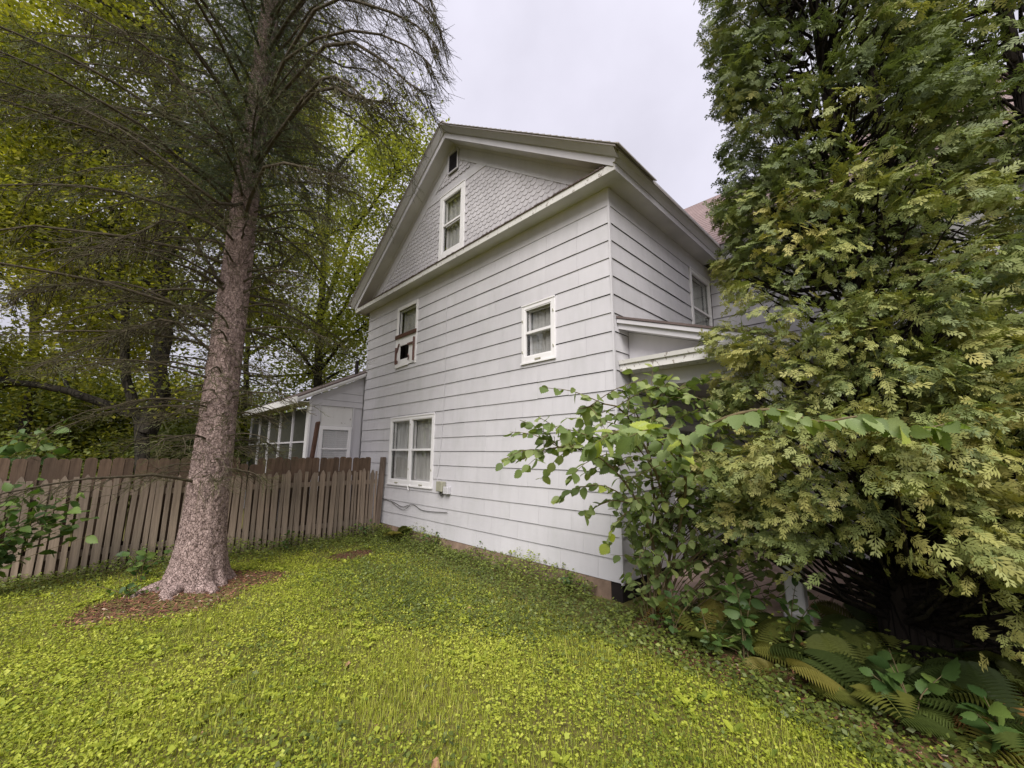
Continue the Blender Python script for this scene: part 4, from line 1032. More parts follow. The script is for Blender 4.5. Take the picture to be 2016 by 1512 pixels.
# ------------------------------------------------------------------ arborvitae
def spray_template():
    """flat fan-shaped spray along +X with lobed branchlets"""
    V, F = [], []
    def lobe(p, ang, L, w, tri=False):
        d = np.array([math.cos(ang), math.sin(ang)]); n_ = np.array([-d[1], d[0]]); a = len(V)
        if tri: pts = ((p - n_ * w * 0.7, 0), (p + d * L, -0.04 * L), (p + n_ * w * 0.7, 0))
        else: pts = ((p, 0), (p + d * L * 0.62 - n_ * w, 0.02), (p + d * L, -0.05 * L), (p + d * L * 0.62 + n_ * w, 0.02))
        for q, zz in pts: V.append((q[0], q[1], zz - 0.14 * (q[0] ** 2)))
        F.append(tuple(range(a, a + len(pts))))
    lobe(np.array([0.0, 0]), 0, 1.0, 0.032)
    for i in range(5):
        t = 0.10 + i * 0.175
        for s in (1, -1):
            L = 0.56 * (1 - 0.60 * t) * (0.78 + 0.22 * math.sin(i * 2.1 + s)); p = np.array([t + (0.05 if s > 0 else 0), 0]); an = s * (0.74 - 0.10 * i / 5)
            dd = np.array([math.cos(an), math.sin(an)]); lobe(p, an, L, 0.050)
            lobe(p + dd * L * 0.40, an - s * 0.62, L * 0.48, 0.05, True)
            if i % 2 == 0: lobe(p + dd * L * 0.30, an + s * 0.55, L * 0.46, 0.05, True)
    return V, F
SPRAY = spray_template()

def arborvitae(base, label, renv, ztop, zbase_fn, stems, seed, nclump, keep=None, skirt=0):
    global rng
    rng = np.random.default_rng(seed)
    t = tag(empty('arborvitae_tree', base), label, 'tree', None)
    for st in stems:
        p = polyline(st[0], 14); r = np.linspace(st[1], 0.03, 14)
        a = MB(); a.tube(p, r, 12); o = a.build('trunk', M['cedarbark'], t)
    bx, by = base[0], base[1]
    z = rng.uniform(0.3, ztop, nclump * 3) ; a = rng.uniform(0, 2 * math.pi, nclump * 3)
    r0 = renv(z) * (1 + 0.16 * fnoise(a * 2, z * 1.6, 1.2, seed)) * np.where(rng.random(len(z)) < 0.72, rng.uniform(0.82, 1.05, len(z)), rng.uniform(0.35, 0.85, len(z)))
    okm = (z > zbase_fn(a) + 0.25 * fnoise(a * 3, a, 1.5, seed + 1)) & (fnoise(a * 3.1 + 1, z * 2.3, 1.2, seed + 2) > -0.85)
    # fewer clumps where the envelope is narrow
    okm &= rng.random(len(z)) < np.clip(renv(z) / 1.2, 0.35, 1)
    z, a, r0 = z[okm][:nclump], a[okm][:nclump], r0[okm][:nclump]
    if skirt:                               # long low boughs on the open, lawn side
        a2 = rng.uniform(-3.1, 0.2, skirt); z2 = rng.uniform(0.95, 2.7, skirt); r2 = renv(z2) * rng.uniform(0.55, 1.05, skirt)
        z, a, r0 = np.concatenate([z, z2]), np.concatenate([a, a2]), np.concatenate([r0, r2])
    c = np.stack([r0 * np.cos(a), r0 * np.sin(a), z], 1)
    wpos = c + np.array(base)
    if keep is not None:
        k = keep(wpos); c, a, z, r0 = c[k], a[k], z[k], r0[k]
    # limbs to each clump
    root = np.stack([0.12 * np.cos(a), 0.12 * np.sin(a), np.maximum(z - r0 * 0.55, 0.35)], 1)
    mid = (root + c) / 2 + np.array([0, 0, -0.10]) + rng.normal(size=c.shape) * 0.05
    v, s, l = tube_batch(np.stack([root, mid, c], 1), np.stack([0.012 + 0.008 * r0, 0.010 + 0.004 * r0, np.full(len(r0), 0.005)], 1), 4)
    link('limbs', np_mesh('limbs', v, s, l, M['cedarbark'], smooth=True), t, kind='stuff')
    # sprays in each clump
    K = 31 if skirt else 14; n = len(c); idx = np.repeat(np.arange(n), K)
    out = np.stack([np.cos(a), np.sin(a), np.zeros(n)], 1)[idx]
    # each clump is a rounded, drooping tuft: sprays lie like shingles over its outer and upper side
    u = rnd_unit(len(idx)) + out * 0.55 + np.array([0, 0, 0.45]); u /= np.linalg.norm(u, axis=1, keepdims=True)
    rad = (rng.uniform(0.17, 0.30, n)[idx] * rng.uniform(0.45, 1.0, len(idx)) ** 0.5)[:, None]
    off = u * rad * np.array([1.1, 1.1, 0.85]); pos = c[idx] + off
    d = out * 0.9 + rnd_unit(len(idx)) * 0.55 + np.array([0, 0, -0.10]); d -= u * (d * u).sum(1, keepdims=True) * 0.75; d += u * 0.22
    nrm = u + rnd_unit(len(idx)) * 0.38 + np.array([0, 0, 0.25])
    sc = rng.uniform(0.088, 0.175, len(idx)) * (1 if skirt else 1.35)
    # yellow-bronze tone belongs to some whole clumps and to the lower crown, where old sprays bleach
    tone = np.clip(0.34 + 0.20 * rng.normal(size=n) + 0.30 * np.clip((4.8 - z) / 3.5, -0.5, 1), 0, 1)[idx]
    rv = np.clip(tone + rng.normal(size=len(idx)) * 0.13 + 0.06 * off[:, 2] / 0.3, 0, 1)
    link('foliage', scatter_mesh('foliage', SPRAY[0], SPRAY[1], pos, frames(d, nrm), sc, M['cedar'], rv), t, kind='stuff')
    print('arborvitae', n, len(idx))
    return t
def envA(z): return np.interp(z, [0, 0.8, 1.6, 3.2, 4.3, 6.0, 7.8, 9.5, 10.8], [0.9, 1.30, 1.45, 1.02, 0.92, 0.86, 0.80, 0.5, 0.1])
def keepA(w):
    inside = (w[:, 1] > -0.02) & (w[:, 0] < 2.1) & (w[:, 2] < 3.7)
    nearcam = np.linalg.norm(w - CAM, axis=1) < 2.6
    # open look under the crown on the porch side
    gap = (w[:, 2] < 0.95) & (w[:, 0] < 2.85)
    return ~(inside | nearcam | gap)
arborvitae((2.45, 0.55, 0), 'large arborvitae with dark double trunk in front of the porch', envA, 10.8, lambda a: np.where(np.cos(a) > 0.2, 0.45, 1.05),
           [([(0, 0, -0.1), (-0.02, 0.0, 1.0), (0.0, 0.02, 2.4), (0.03, 0.0, 5.0), (0.0, 0, 10.2)], 0.165), ([(0.17, 0.05, -0.1), (0.20, 0.05, 0.9), (0.32, 0.12, 1.8), (0.42, 0.15, 3.2), (0.35, 0.1, 7.0)], 0.15)], 11, 860, keepA, 170)
def keepB(w):
    nearcam = np.linalg.norm(w - CAM, axis=1) < 2.6
    return ~(nearcam | ((w[:, 1] > HB - 0.5) & (w[:, 0] < 4.6)))
arborvitae((3.95, 1.35, 0), 'second arborvitae filling the space right of the double-trunked one', envA, 10.2, lambda a: np.full_like(a, 0.5),
           [([(0, 0, -0.1), (0.02, 0.0, 1.0), (-0.1, 0.02, 2.4), (-0.1, 0.0, 5.0), (0.0, 0, 9.6)], 0.15)], 12, 560, keepB)
rng = np.random.default_rng(77)

# ------------------------------------------------------------------ broad-leaved trees behind the fence
def broad_tree(name, label, base, limbs, nleaf, lsize, mat, seed, spread=0.55, sub=7, trunk_mat='darkbark', group=None, tmpl=LEAF4, tone=0.5):
    """limbs: list of (control points in world space, r0, r1); leaves cluster along the outer limbs and their sub-branches"""
    r = np.random.default_rng(seed)
    t = tag(empty(name, base), label, 'tree', group); B = np.array(base, float)
    parts = []; ends = []
    for k, (pts, r0, r1, leafy) in enumerate(limbs):
        p = polyline([np.array(q) - B for q in pts], 14)
        p[1:-1] += r.normal(size=(12, 3)) * r0 * 0.22
        parts.append(tube_batch(p[None], np.linspace(r0, r1, 14)[None], 10))
        if not leafy: continue
        for j in range(sub * leafy):
            i = r.integers(4, 14); q = p[i]; d = (p[min(i + 1, 13)] - p[i - 1]); d /= np.linalg.norm(d) + 1e-9
            dd = d * 0.6 + r.normal(size=3) * 0.75 + np.array([0, 0, 0.15]); dd /= np.linalg.norm(dd)
            L = r.uniform(0.7, 2.0); m = q + dd * L * 0.5 + np.array([0, 0, 0.08]); e = q + dd * L + np.array([0, 0, -0.10 * L])
            bp = polyline([q, m, e], 8); parts.append(tube_batch(bp[None], np.linspace(max(r1, 0.018), 0.006, 8)[None], 5))
            ends += [bp[3], bp[5], bp[6], bp[7], e + r.normal(size=3) * 0.25]
    v, s, l = join_parts(parts)
    link('trunk', np_mesh('trunk', v, s, l, M[trunk_mat], smooth=True), t)
    E_ = np.array(ends); idx = r.integers(0, len(E_), nleaf)
    ctone = r.normal(size=len(E_)) * 0.16
    pos = E_[idx] + np.clip(r.normal(size=(nleaf, 3)), -1.5, 1.5) * np.array([spread, spread, spread * 0.62])
    d = r.normal(size=(nleaf, 3)) + np.array([0, 0, -0.5]); nn = np.array([0, 0, 1.0]) + r.normal(size=(nleaf, 3)) * 0.6
    rot = frames(d * np.array([1, 1, 0.5]), nn); sc = r.uniform(0.7, 1.3, nleaf) * lsize
    rv = np.clip(tone + ctone[idx] + r.normal(size=nleaf) * 0.16, 0, 1)
    link('crown', scatter_mesh('crown', tmpl[0], tmpl[1], pos, rot, sc, M[mat], rv), t, kind='stuff')
    return t
G = lambda u, v, d: px(u, v, d)
def foot(u, d):                     # ground point under pixel column u at depth d
    q = px(u, 870, d); q[2] = 0; return q
bg = 'trees behind the fence'
f1 = foot(300, 10.5)
broad_tree('maple_tree', 'forked maple with dark trunks and a long low limb behind the fence', f1, [
    ([f1, px(285, 850, 10.5), px(262, 800, 10.5), px(247, 720, 10.4), px(238, 560, 10.4), px(215, 400, 10.3)], 0.17, 0.05, 1),
    ([px(287, 850, 10.5), px(310, 790, 10.6), px(318, 650, 10.6), px(330, 450, 10.7), px(345, 250, 10.8), px(350, 60, 11)], 0.24, 0.10, 2),
    ([px(262, 815, 10.5), px(180, 785, 10.2), px(90, 762, 9.9), px(0, 745, 9.7), px(-90, 700, 9.5)], 0.11, 0.06, 1),
    ([px(330, 450, 10.7), px(250, 330, 10.3), px(170, 260, 10.0), px(60, 200, 9.7)], 0.09, 0.03, 2),
    ([px(325, 520, 10.7), px(400, 400, 11), px(470, 250, 11.4), px(520, 120, 11.8)], 0.09, 0.03, 2),
    ([px(240, 600, 10.4), px(150, 500, 10.1), px(50, 430, 9.9), px(-60, 380, 9.8)], 0.07, 0.03, 2),
    ([px(318, 650, 10.6), px(400, 590, 11), px(480, 540, 11.4), px(560, 520, 11.8)], 0.06, 0.025, 1),
    ([px(345, 250, 10.8), px(280, 120, 10.6), px(200, 20, 10.4), px(120, -80, 10.2)], 0.08, 0.03, 2)], 78000, 0.108, 'maple', 41, 0.60, 9, group=None, tone=0.40)
f2 = foot(620, 17)
broad_tree('locust_tree', 'light green tree with airy leaves rising behind the gable rake', f2, [
    ([f2, px(622, 800, 17), px(628, 640, 17), px(640, 480, 17), px(650, 330, 17)], 0.20, 0.08, 1),
    ([px(628, 640, 17), px(690, 470, 16.6), px(735, 400, 16.3), px(790, 330, 16)], 0.10, 0.03, 3),
    ([px(640, 500, 17), px(600, 380, 17), px(560, 300, 17), px(540, 230, 17)], 0.10, 0.03, 2),
    ([px(648, 350, 17), px(700, 290, 16.8), px(745, 260, 16.6), px(800, 290, 16.5)], 0.08, 0.03, 3),
    ([px(626, 680, 17), px(680, 600, 16.6), px(700, 560, 16.4), px(730, 560, 16.2)], 0.08, 0.03, 3),
    ([px(624, 740, 17), px(660, 690, 16.4), px(690, 660, 16.2), px(720, 640, 16)], 0.07, 0.03, 2),
    ([px(624, 740, 17), px(580, 680, 16.6), px(540, 640, 16.2), px(500, 620, 16)], 0.07, 0.03, 2)], 32000, 0.13, 'locust', 42, 0.75, 8, group=None, tone=0.5)
f3 = foot(60, 14)
broad_tree('yellow_green_tree', 'yellow-green tree left of the forked maple behind the fence', f3, [
    ([f3, px(62, 760, 14), px(70, 620, 14), px(60, 460, 14), px(40, 250, 14)], 0.16, 0.07, 1),
    ([px(70, 640, 14), px(130, 560, 13.8), px(190, 500, 13.6), px(230, 480, 13.4)], 0.08, 0.03, 2),
    ([px(66, 600, 14), px(0, 540, 13.8), px(-60, 500, 13.6), px(-120, 470, 13.4)], 0.08, 0.03, 2),
    ([px(62, 480, 14), px(110, 380, 14), px(160, 330, 14), px(200, 260, 14)], 0.08, 0.03, 2),
    ([px(60, 440, 14), px(0, 330, 14), px(-50, 260, 14), px(-90, 200, 14)], 0.08, 0.03, 2),
    ([px(45, 300, 14), px(60, 180, 14), px(40, 90, 14), px(20, 20, 14)], 0.07, 0.03, 2),
    ([px(66, 690, 14), px(120, 660, 13.6), px(180, 650, 13.4), px(240, 660, 13.2)], 0.06, 0.03, 2)], 56000, 0.13, 'maple', 43, 0.7, 8, group=None, tone=0.62)
f4 = foot(480, 21)
broad_tree('far_tree', 'far yellowish tree seen between the spruce trunk and the back porch', f4, [
    ([f4, px(482, 800, 21), px(486, 700, 21), px(490, 560, 21), px(500, 400, 21)], 0.18, 0.06, 1),
    ([px(486, 700, 21), px(560, 660, 20), px(620, 640, 20), px(680, 640, 20)], 0.08, 0.03, 2),
    ([px(486, 740, 21), px(560, 740, 20), px(620, 735, 20), px(670, 740, 20)], 0.08, 0.03, 2),
    ([px(486, 700, 21), px(420, 640, 21), px(370, 600, 21), px(320, 590, 21)], 0.08, 0.03, 2),
    ([px(488, 600, 21), px(560, 520, 21), px(610, 470, 21), px(650, 430, 21)], 0.08, 0.03, 2),
    ([px(490, 560, 21), px(430, 480, 21), px(390, 420, 21), px(360, 380, 21)], 0.08, 0.03, 2),
    ([px(495, 450, 21), px(540, 330, 21), px(570, 250, 21), px(590, 180, 21)], 0.08, 0.03, 2)], 22000, 0.17, 'locust', 44, 1.0, 8, group=None, tone=0.45)

def bush(name, label, center, rad, n, lsize, mat, seed, tmpl=LEAF6, tone=0.5, nst=16, shell=0.55, group=None, cat='bush'):
    r = np.random.default_rng(seed); c = np.array(center, float)
    t = tag(empty(name, (c[0], c[1], 0)), label, cat, group)
    H = c[2] + rad[2] * 0.7
    parts = []; 
    for k in range(nst):
        e = np.array([r.normal() * rad[0] * 0.55, r.normal() * rad[1] * 0.55, H * r.uniform(0.6, 1.05)])
        p = polyline([(r.normal() * .08, r.normal() * .08, 0), e * np.array([.35, .35, .5]), e], 8)
        parts.append(tube_batch(p[None], np.linspace(0.018, 0.005, 8)[None], 5))
    v, s, l = join_parts(parts); link('stems', np_mesh('stems', v, s, l, M['stemdark'], smooth=True), t)
    ncl = max(12, n // 60); u = r.normal(size=(ncl, 3)); u /= np.linalg.norm(u, axis=1, keepdims=True)
    cc = u * (shell + (1 - shell) * r.random((ncl, 1))) * np.array(rad) + np.array([0, 0, c[2]])
    cc[:, 2] = np.maximum(cc[:, 2], 0.15)
    idx = r.integers(0, ncl, n); pos = cc[idx] + r.normal(size=(n, 3)) * np.array([.22, .22, .13]) * max(rad) * 0.9; pos[:, 2] = np.maximum(pos[:, 2], 0.05)
    d = r.normal(size=(n, 3)) * np.array([1, 1, 0.4]) + u[idx] * 0.5 + np.array([0, 0, -0.25]); nn = np.array([0, 0, 1.0]) + r.normal(size=(n, 3)) * 0.45
    link('foliage', scatter_mesh('foliage', tmpl[0], tmpl[1], pos, frames(d, nn), r.uniform(0.7, 1.25, n) * lsize, M[mat], np.clip(tone + r.normal(size=n) * 0.2, 0, 1)), t, kind='stuff')
    return t
hb = 'bushes behind the fence'
for k, (u, d, h, rx, mt, tn, lab) in enumerate([(30, 8.6, 2.0, 1.0, 'underst', 0.65, 'pale leafy bush behind the left end of the board fence'), (140, 9.6, 1.7, 1.1, 'underst', 0.3, 'dark low bush behind the fence under the long maple limb'),
        (235, 11.5, 2.2, 1.2, 'maple', 0.3, 'olive bush behind the fence at the foot of the forked maple'), (330, 12.5, 2.6, 1.5, 'underst', 0.4, 'deep green bush behind the fence just left of the spruce trunk'),
        (440, 13.5, 2.3, 1.4, 'underst', 0.35, 'shadowy bush beside the back porch screens'), (560, 23.0, 4.2, 2.6, 'locust', 0.35, 'large pale bush rising beyond the back porch roof'),
        (-70, 12.5, 4.6, 2.0, 'underst', 0.35, 'dense dark thicket at the far left end of the fence line'), (40, 19.5, 6.5, 3.0, 'underst', 0.4, 'high dim thicket far behind the yellow-green tree'), (310, 24.0, 7.0, 3.4, 'underst', 0.35, 'high dim thicket far behind the maple fork'),
        (-20, 15.0, 5.0, 2.4, 'maple', 0.35, 'tall olive thicket at the far left behind the board fence'), (120, 17.0, 5.2, 2.6, 'underst', 0.5, 'tall dim thicket far behind the long maple limb'),
        (240, 19.0, 5.4, 2.8, 'maple', 0.5, 'tall yellowish thicket far behind the forked maple'), (385, 20.0, 5.6, 2.8, 'maple', 0.3, 'tall thicket far behind the spruce trunk'), (490, 25.0, 5.6, 3.0, 'underst', 0.6, 'far thicket just left of the back porch')]):
    q = px(u, 870, d); bush('shrub', lab, (q[0], q[1], h * 0.55), (rx, rx, h * 0.5), 2600 if d < 12 else (3600 if d < 14.5 else 9000), 0.10 if d < 12 else (0.15 if d < 14.5 else 0.20), mt, 60 + k, LEAF4, tn)
# trees and shrubs beyond the porch and driveway, seen only through gaps in the arborvitae
for k, (x, y, h, rx, mt, tn, lab) in enumerate([(7.5, 13.5, 5.0, 3.2, 'locust', 0.4, 'large light green bush across the driveway behind the arborvitae'), (14.0, 11.5, 4.6, 3.2, 'maple', 0.6, 'yellow-green shrubs at the far side of the driveway'), (9.0, 3.6, 1.6, 1.4, 'locust', 0.5, 'low light green shrub right of the second arborvitae')]):
    bush('shrub', lab, (x, y, h * 0.5), (rx, rx, h * 0.5), 4200, 0.2 if k < 2 else 0.11, mt, 80 + k, LEAF4, tn)

# ------------------------------------------------------------------ lawn: clover, grass, ivy, mulch
rng = np.random.default_rng(101)
def in_view(x, y, margin=650):
    d = np.stack([x, y, np.zeros_like(x)], 1) - CAM
    z = d @ FW; u = W_PX / 2 + F_PX * (d @ RT) / z; v = H_PX / 2 - F_PX * (d @ UP) / z
    return (z > 0.3) & (u > -margin) & (u < W_PX + margin) & (v < H_PX + 700)
def ell(x, y, cx, cy, a, b, ang=0.0, wob=0.18):
    c, s = math.cos(ang), math.sin(ang); dx, dy = x - cx, y - cy
    u, v = (dx * c + dy * s) / a, (-dx * s + dy * c) / b
    return np.hypot(u, v) + wob * fnoise(x * 3, y * 3, 1.6, 9)
def mulch_mask(x, y):       # <1 inside bare mulch
    m = ell(x, y, -3.88, -3.72, 0.60, 1.02, 0.25, 0.3)
    m = np.minimum(m, ell(x, y, -4.55, -1.35, 0.28, 0.42, 0.3))
    m = np.minimum(m, ell(x, y, 0.95, -0.72, 0.30, 0.16, -0.3)); m = np.minimum(m, ell(x, y, 2.52, -1.02, 0.14, 0.08, -0.3))
    return m
def bed_line(y): return 0
def bed_mask(x, y):         # planting bed right of the lawn, beyond a line that runs along the ferns
    return (y - (-0.95 - 0.06 * np.sin(x * 3.0) + 0.02 * x)) * 3.0 + (x - 0.15) * 0.35
def ivy_amount(x, y):
    dw = np.abs(y) ; df = x + 6.1
    a = np.clip(1.25 - (-y) / 1.1, 0, 1) * (x < 0.4) + np.clip(1.2 - df / 0.95, 0, 1) * (y > -6.2)
    g = ell(x, y, -2.0, -1.6, 2.1, 0.95, 0.15, 0.4); a = np.maximum(a, np.clip(1.2 - g, 0, 0.42))
    return np.clip(a + 0.28 * fnoise(x * 2, y * 2, 1.5, 12), 0, 1)

def sample(n, x0=-6.0, x1=4.2, y0=-9.5, y1=0.0):
    x = rng.uniform(x0, x1, n); y = rng.uniform(y0, y1, n); k = in_view(x, y); return x[k], y[k]

def build_lawn():
    # --- clover and small round weeds
    x, y = sample(860000); dist = np.hypot(x - CAM[0], y - CAM[1])
    keep = rng.random(len(x)) < np.clip(1.15 - dist / 11, 0.3, 1)
    patch = fnoise(x, y, 2.4, 21) + 0.35 * fnoise(x, y, 7.0, 22)
    left = np.clip((-x - 0.2) / 2.5, 0, 1)
    dens = np.clip(0.40 + 0.62 * patch + 0.30 * left, 0.07, 1) * (1 - 0.85 * ivy_amount(x, y)) * (mulch_mask(x, y) > 1.0 + 0.15 * rng.normal(size=len(x))) * (bed_mask(x, y) < -0.2 + 1.5 * rng.random(len(x)) ** 2)
    keep &= rng.random(len(x)) < dens
    x, y = x[keep], y[keep]; n = len(x)
    pos = np.stack([x, y, ground_z(x, y) + rng.uniform(0.012, 0.05, n)], 1)
    d = rng.normal(size=(n, 3)) * np.array([1, 1, 0.25]); nn = np.array([0, 0, 1.0]) + rng.normal(size=(n, 3)) * 0.42
    big = (rng.random(n) < 0.02)
    sc = rng.uniform(0.011, 0.025, n) * np.where(big, 1.9, 1)
    rv = np.clip(0.46 + 0.22 * fnoise(x, y, 1.6, 31) + 0.12 * fnoise(x, y, 5.0, 32) + 0.22 * rng.normal(size=n), 0, 1)
    o = link('clover', scatter_mesh('clover', ROUND[0], ROUND[1], pos, frames(d, nn), sc, M['clover'], rv)); tag(o, 'bright yellow-green clover and small weeds across the lawn', 'clover', kind='stuff')
    # --- grass blades
    x, y = sample(620000); dist = np.hypot(x - CAM[0], y - CAM[1])
    keep = rng.random(len(x)) < np.clip(1.1 - dist / 9, 0.15, 1)
    dens = np.clip(0.72 - 0.45 * (fnoise(x, y, 2.4, 21)) - 0.25 * np.clip((-x - 0.2) / 2.5, 0, 1), 0.12, 1) * (1 - 0.9 * ivy_amount(x, y)) * (mulch_mask(x, y) > 1.05) * (bed_mask(x, y) < 0.3 * rng.random(len(x)))
    keep &= rng.random(len(x)) < dens
    x, y = x[keep], y[keep]; n = len(x)
    tv = [(-0.035, 0, 0), (0.035, 0, 0), (0.026, 0.10, 0.5), (-0.026, 0.10, 0.5), (0, 0.42, 0.92)]; tf = [(0, 1, 2, 3), (3, 2, 4)]
    a = rng.uniform(0, 6.28, n); tilt = rng.normal(size=n) * 0.38
    ca, sa, ct, st = np.cos(a), np.sin(a), np.cos(tilt), np.sin(tilt)
    rot = np.zeros((n, 3, 3)); rot[:, 0] = np.stack([ca, -sa * ct, sa * st], 1); rot[:, 1] = np.stack([sa, ca * ct, -ca * st], 1); rot[:, 2] = np.stack([np.zeros(n), st, ct], 1)
    h = rng.uniform(0.035, 0.085, n) * (1 + 0.45 * fnoise(x, y, 3, 33)); h *= np.where(rng.random(n) < 0.03, 1.7, 1)
    sc = np.stack([np.full(n, 0.075) * rng.uniform(0.6, 1.3, n), h, h], 1)
    rv = np.clip(0.5 + 0.24 * fnoise(x, y, 1.4, 35) + 0.2 * rng.normal(size=n), 0, 1)
    o = link('grass', scatter_mesh('grass', tv, tf, np.stack([x, y, ground_z(x, y) - 0.003], 1), rot, sc, M['grass'], rv)); tag(o, 'short yellow-green grass blades of the lawn', 'grass', kind='stuff')
    # --- dark ground cover along wall and fence
    x, y = sample(190000, -6.05, 1.2, -7.5, -0.03); iv = ivy_amount(x, y)
    keep = (rng.random(len(x)) < np.clip(iv * 0.75 + 0.5 * np.clip(1 + y / 0.4, 0, 1), 0, 1)) & (mulch_mask(x, y) > 0.93) & ~((x > -0.35) & (y > -0.25))
    x, y, iv = x[keep], y[keep], iv[keep]
    xb = rng.uniform(0.1, 3.7, 26000); yb = rng.uniform(-1.5, 0.25, 26000); bm_ = bed_mask(xb, yb)
    kb = (bm_ > -0.35) & (rng.random(len(xb)) < np.clip(0.30 + 0.45 * fnoise(xb, yb, 3.2, 47), 0.05, 0.8)) & ~((xb < 0.25) & (yb > -0.25))
    x = np.concatenate([x, xb[kb]]); y = np.concatenate([y, yb[kb]]); iv = np.concatenate([iv, rng.uniform(0.2, 1.6, kb.sum())]); n = len(x)
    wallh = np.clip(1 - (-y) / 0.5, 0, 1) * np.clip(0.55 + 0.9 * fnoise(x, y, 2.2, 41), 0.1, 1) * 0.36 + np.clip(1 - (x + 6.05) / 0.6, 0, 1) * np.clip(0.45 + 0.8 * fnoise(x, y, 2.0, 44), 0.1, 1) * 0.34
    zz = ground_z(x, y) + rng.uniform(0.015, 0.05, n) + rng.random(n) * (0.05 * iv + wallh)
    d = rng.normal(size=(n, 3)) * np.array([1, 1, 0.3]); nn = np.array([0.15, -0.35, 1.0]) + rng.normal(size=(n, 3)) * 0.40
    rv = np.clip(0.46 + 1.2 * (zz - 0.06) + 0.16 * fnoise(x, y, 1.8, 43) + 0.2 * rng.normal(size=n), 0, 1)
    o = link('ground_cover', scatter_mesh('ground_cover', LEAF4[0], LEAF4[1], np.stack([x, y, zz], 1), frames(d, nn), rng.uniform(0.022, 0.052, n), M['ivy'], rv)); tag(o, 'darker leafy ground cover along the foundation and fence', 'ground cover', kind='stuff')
    # --- plantain-like rosettes among the clover
    x, y = sample(2600, -5.4, 4.0, -8, -0.9); k = (mulch_mask(x, y) > 1.1) & (bed_mask(x, y) < -0.2) & (fnoise(x, y, 1.9, 51) > -0.1); x, y = x[k][:520], y[k][:520]
    K = 6; idx = np.repeat(np.arange(len(x)), K); n = len(idx); a = np.tile(np.arange(K) * 6.28 / K, len(x)) + rng.uniform(-0.4, 0.4, n)
    d = np.stack([np.cos(a), np.sin(a), rng.uniform(0.15, 0.8, n)], 1); sz_ = rng.uniform(0.045, 0.085, len(x))[idx] * rng.uniform(0.7, 1.2, n)
    pos = np.stack([x[idx], y[idx], ground_z(x[idx], y[idx]) + 0.015], 1); nn = np.array([0, 0, 1.0]) - 0.4 * d
    o = link('lawn_weeds', scatter_mesh('lawn_weeds', LEAF6[0], LEAF6[1], pos, frames(d, nn), np.stack([sz_, sz_ * 0.9, sz_], 1), M['clover'], np.clip(0.42 + 0.2 * rng.normal(size=n), 0, 1))); tag(o, 'broad-leaved rosettes scattered through the lawn clover', 'weeds', kind='stuff')
    print('lawn done')
build_lawn()

# mulch chips round the spruce and on the bare patches
def build_mulch():
    x, y = sample(90000, -6.0, 3.5, -6, 0.6); m = mulch_mask(x, y); k = (m < 1.12); x, y = x[k], y[k]
    xb = rng.uniform(0.2, 3.6, 9000); yb = rng.uniform(-1.2, 1.2, 9000); k = (bed_mask(xb, yb) > 0.1) & (xb > 0.3); x = np.concatenate([x, xb[k]]); y = np.concatenate([y, yb[k]])
    n = len(x); tv = [(-0.5, -0.16, 0), (0.5, -0.12, 0), (0.5, 0.12, 0.03), (-0.5, 0.16, 0.03), (0, 0, 0.14)]; tf = [(0, 1, 4), (1, 2, 4), (2, 3, 4), (3, 0, 4)]
    d = rng.normal(size=(n, 3)) * np.array([1, 1, 0.25]); nn = np.array([0, 0, 1.0]) + rng.normal(size=(n, 3)) * 0.3
    rv = rng.random(n) ** 1.3; dark = ell(x, y, -4.55, -1.35, 0.28, 0.42, 0.3) < 1.1; rv = np.where(dark, rv * 0.35, rv)
    o = link('mulch', scatter_mesh('mulch', tv, tf, np.stack([x, y, ground_z(x, y) + rng.uniform(0.002, 0.018, n)], 1), frames(d, nn), rng.uniform(0.02, 0.05, n), M['mulch'], rv)); tag(o, 'red-brown bark mulch around the spruce base and in bare spots', 'mulch', kind='stuff')
    # mulch bed underlay, slightly proud of the soil
build_mulch()

# scattered dead leaves
dl = toothed_leaf('dead_leaf', None, 0.09, 0.032, 0.5, 6); dl.materials.clear(); dl.materials.append(plain('dry_brown_leaf', (0.32, 0.18, 0.11), 0.8, 40, 0.3))
dead = [(738, 1428), (690, 1305), (795, 1440), (860, 1490), (400, 1445), (300, 1355), (940, 1265), (905, 1175), (925, 1195), (1500, 1200), (1210, 1225)]
for k, (u, v) in enumerate(dead):
    dv = FW + (u - W_PX / 2) / F_PX * RT - (v - H_PX / 2) / F_PX * UP; q = CAM + dv * ((0.035 - CAM[2]) / dv[2])
    o = link('dead_leaf', dl, None, (q[0], q[1], float(ground_z(np.array([q[0]]), np.array([q[1]]))[0]) + 0.045), (rng.uniform(-.5, .5), rng.uniform(-.5, .3), rng.uniform(0, 6.28))); o.scale = (rng.uniform(0.7, 1.2),) * 3
    tag(o, 'curled dry brown leaf lying on the lawn', 'dead leaf', 'dead leaves on the lawn')

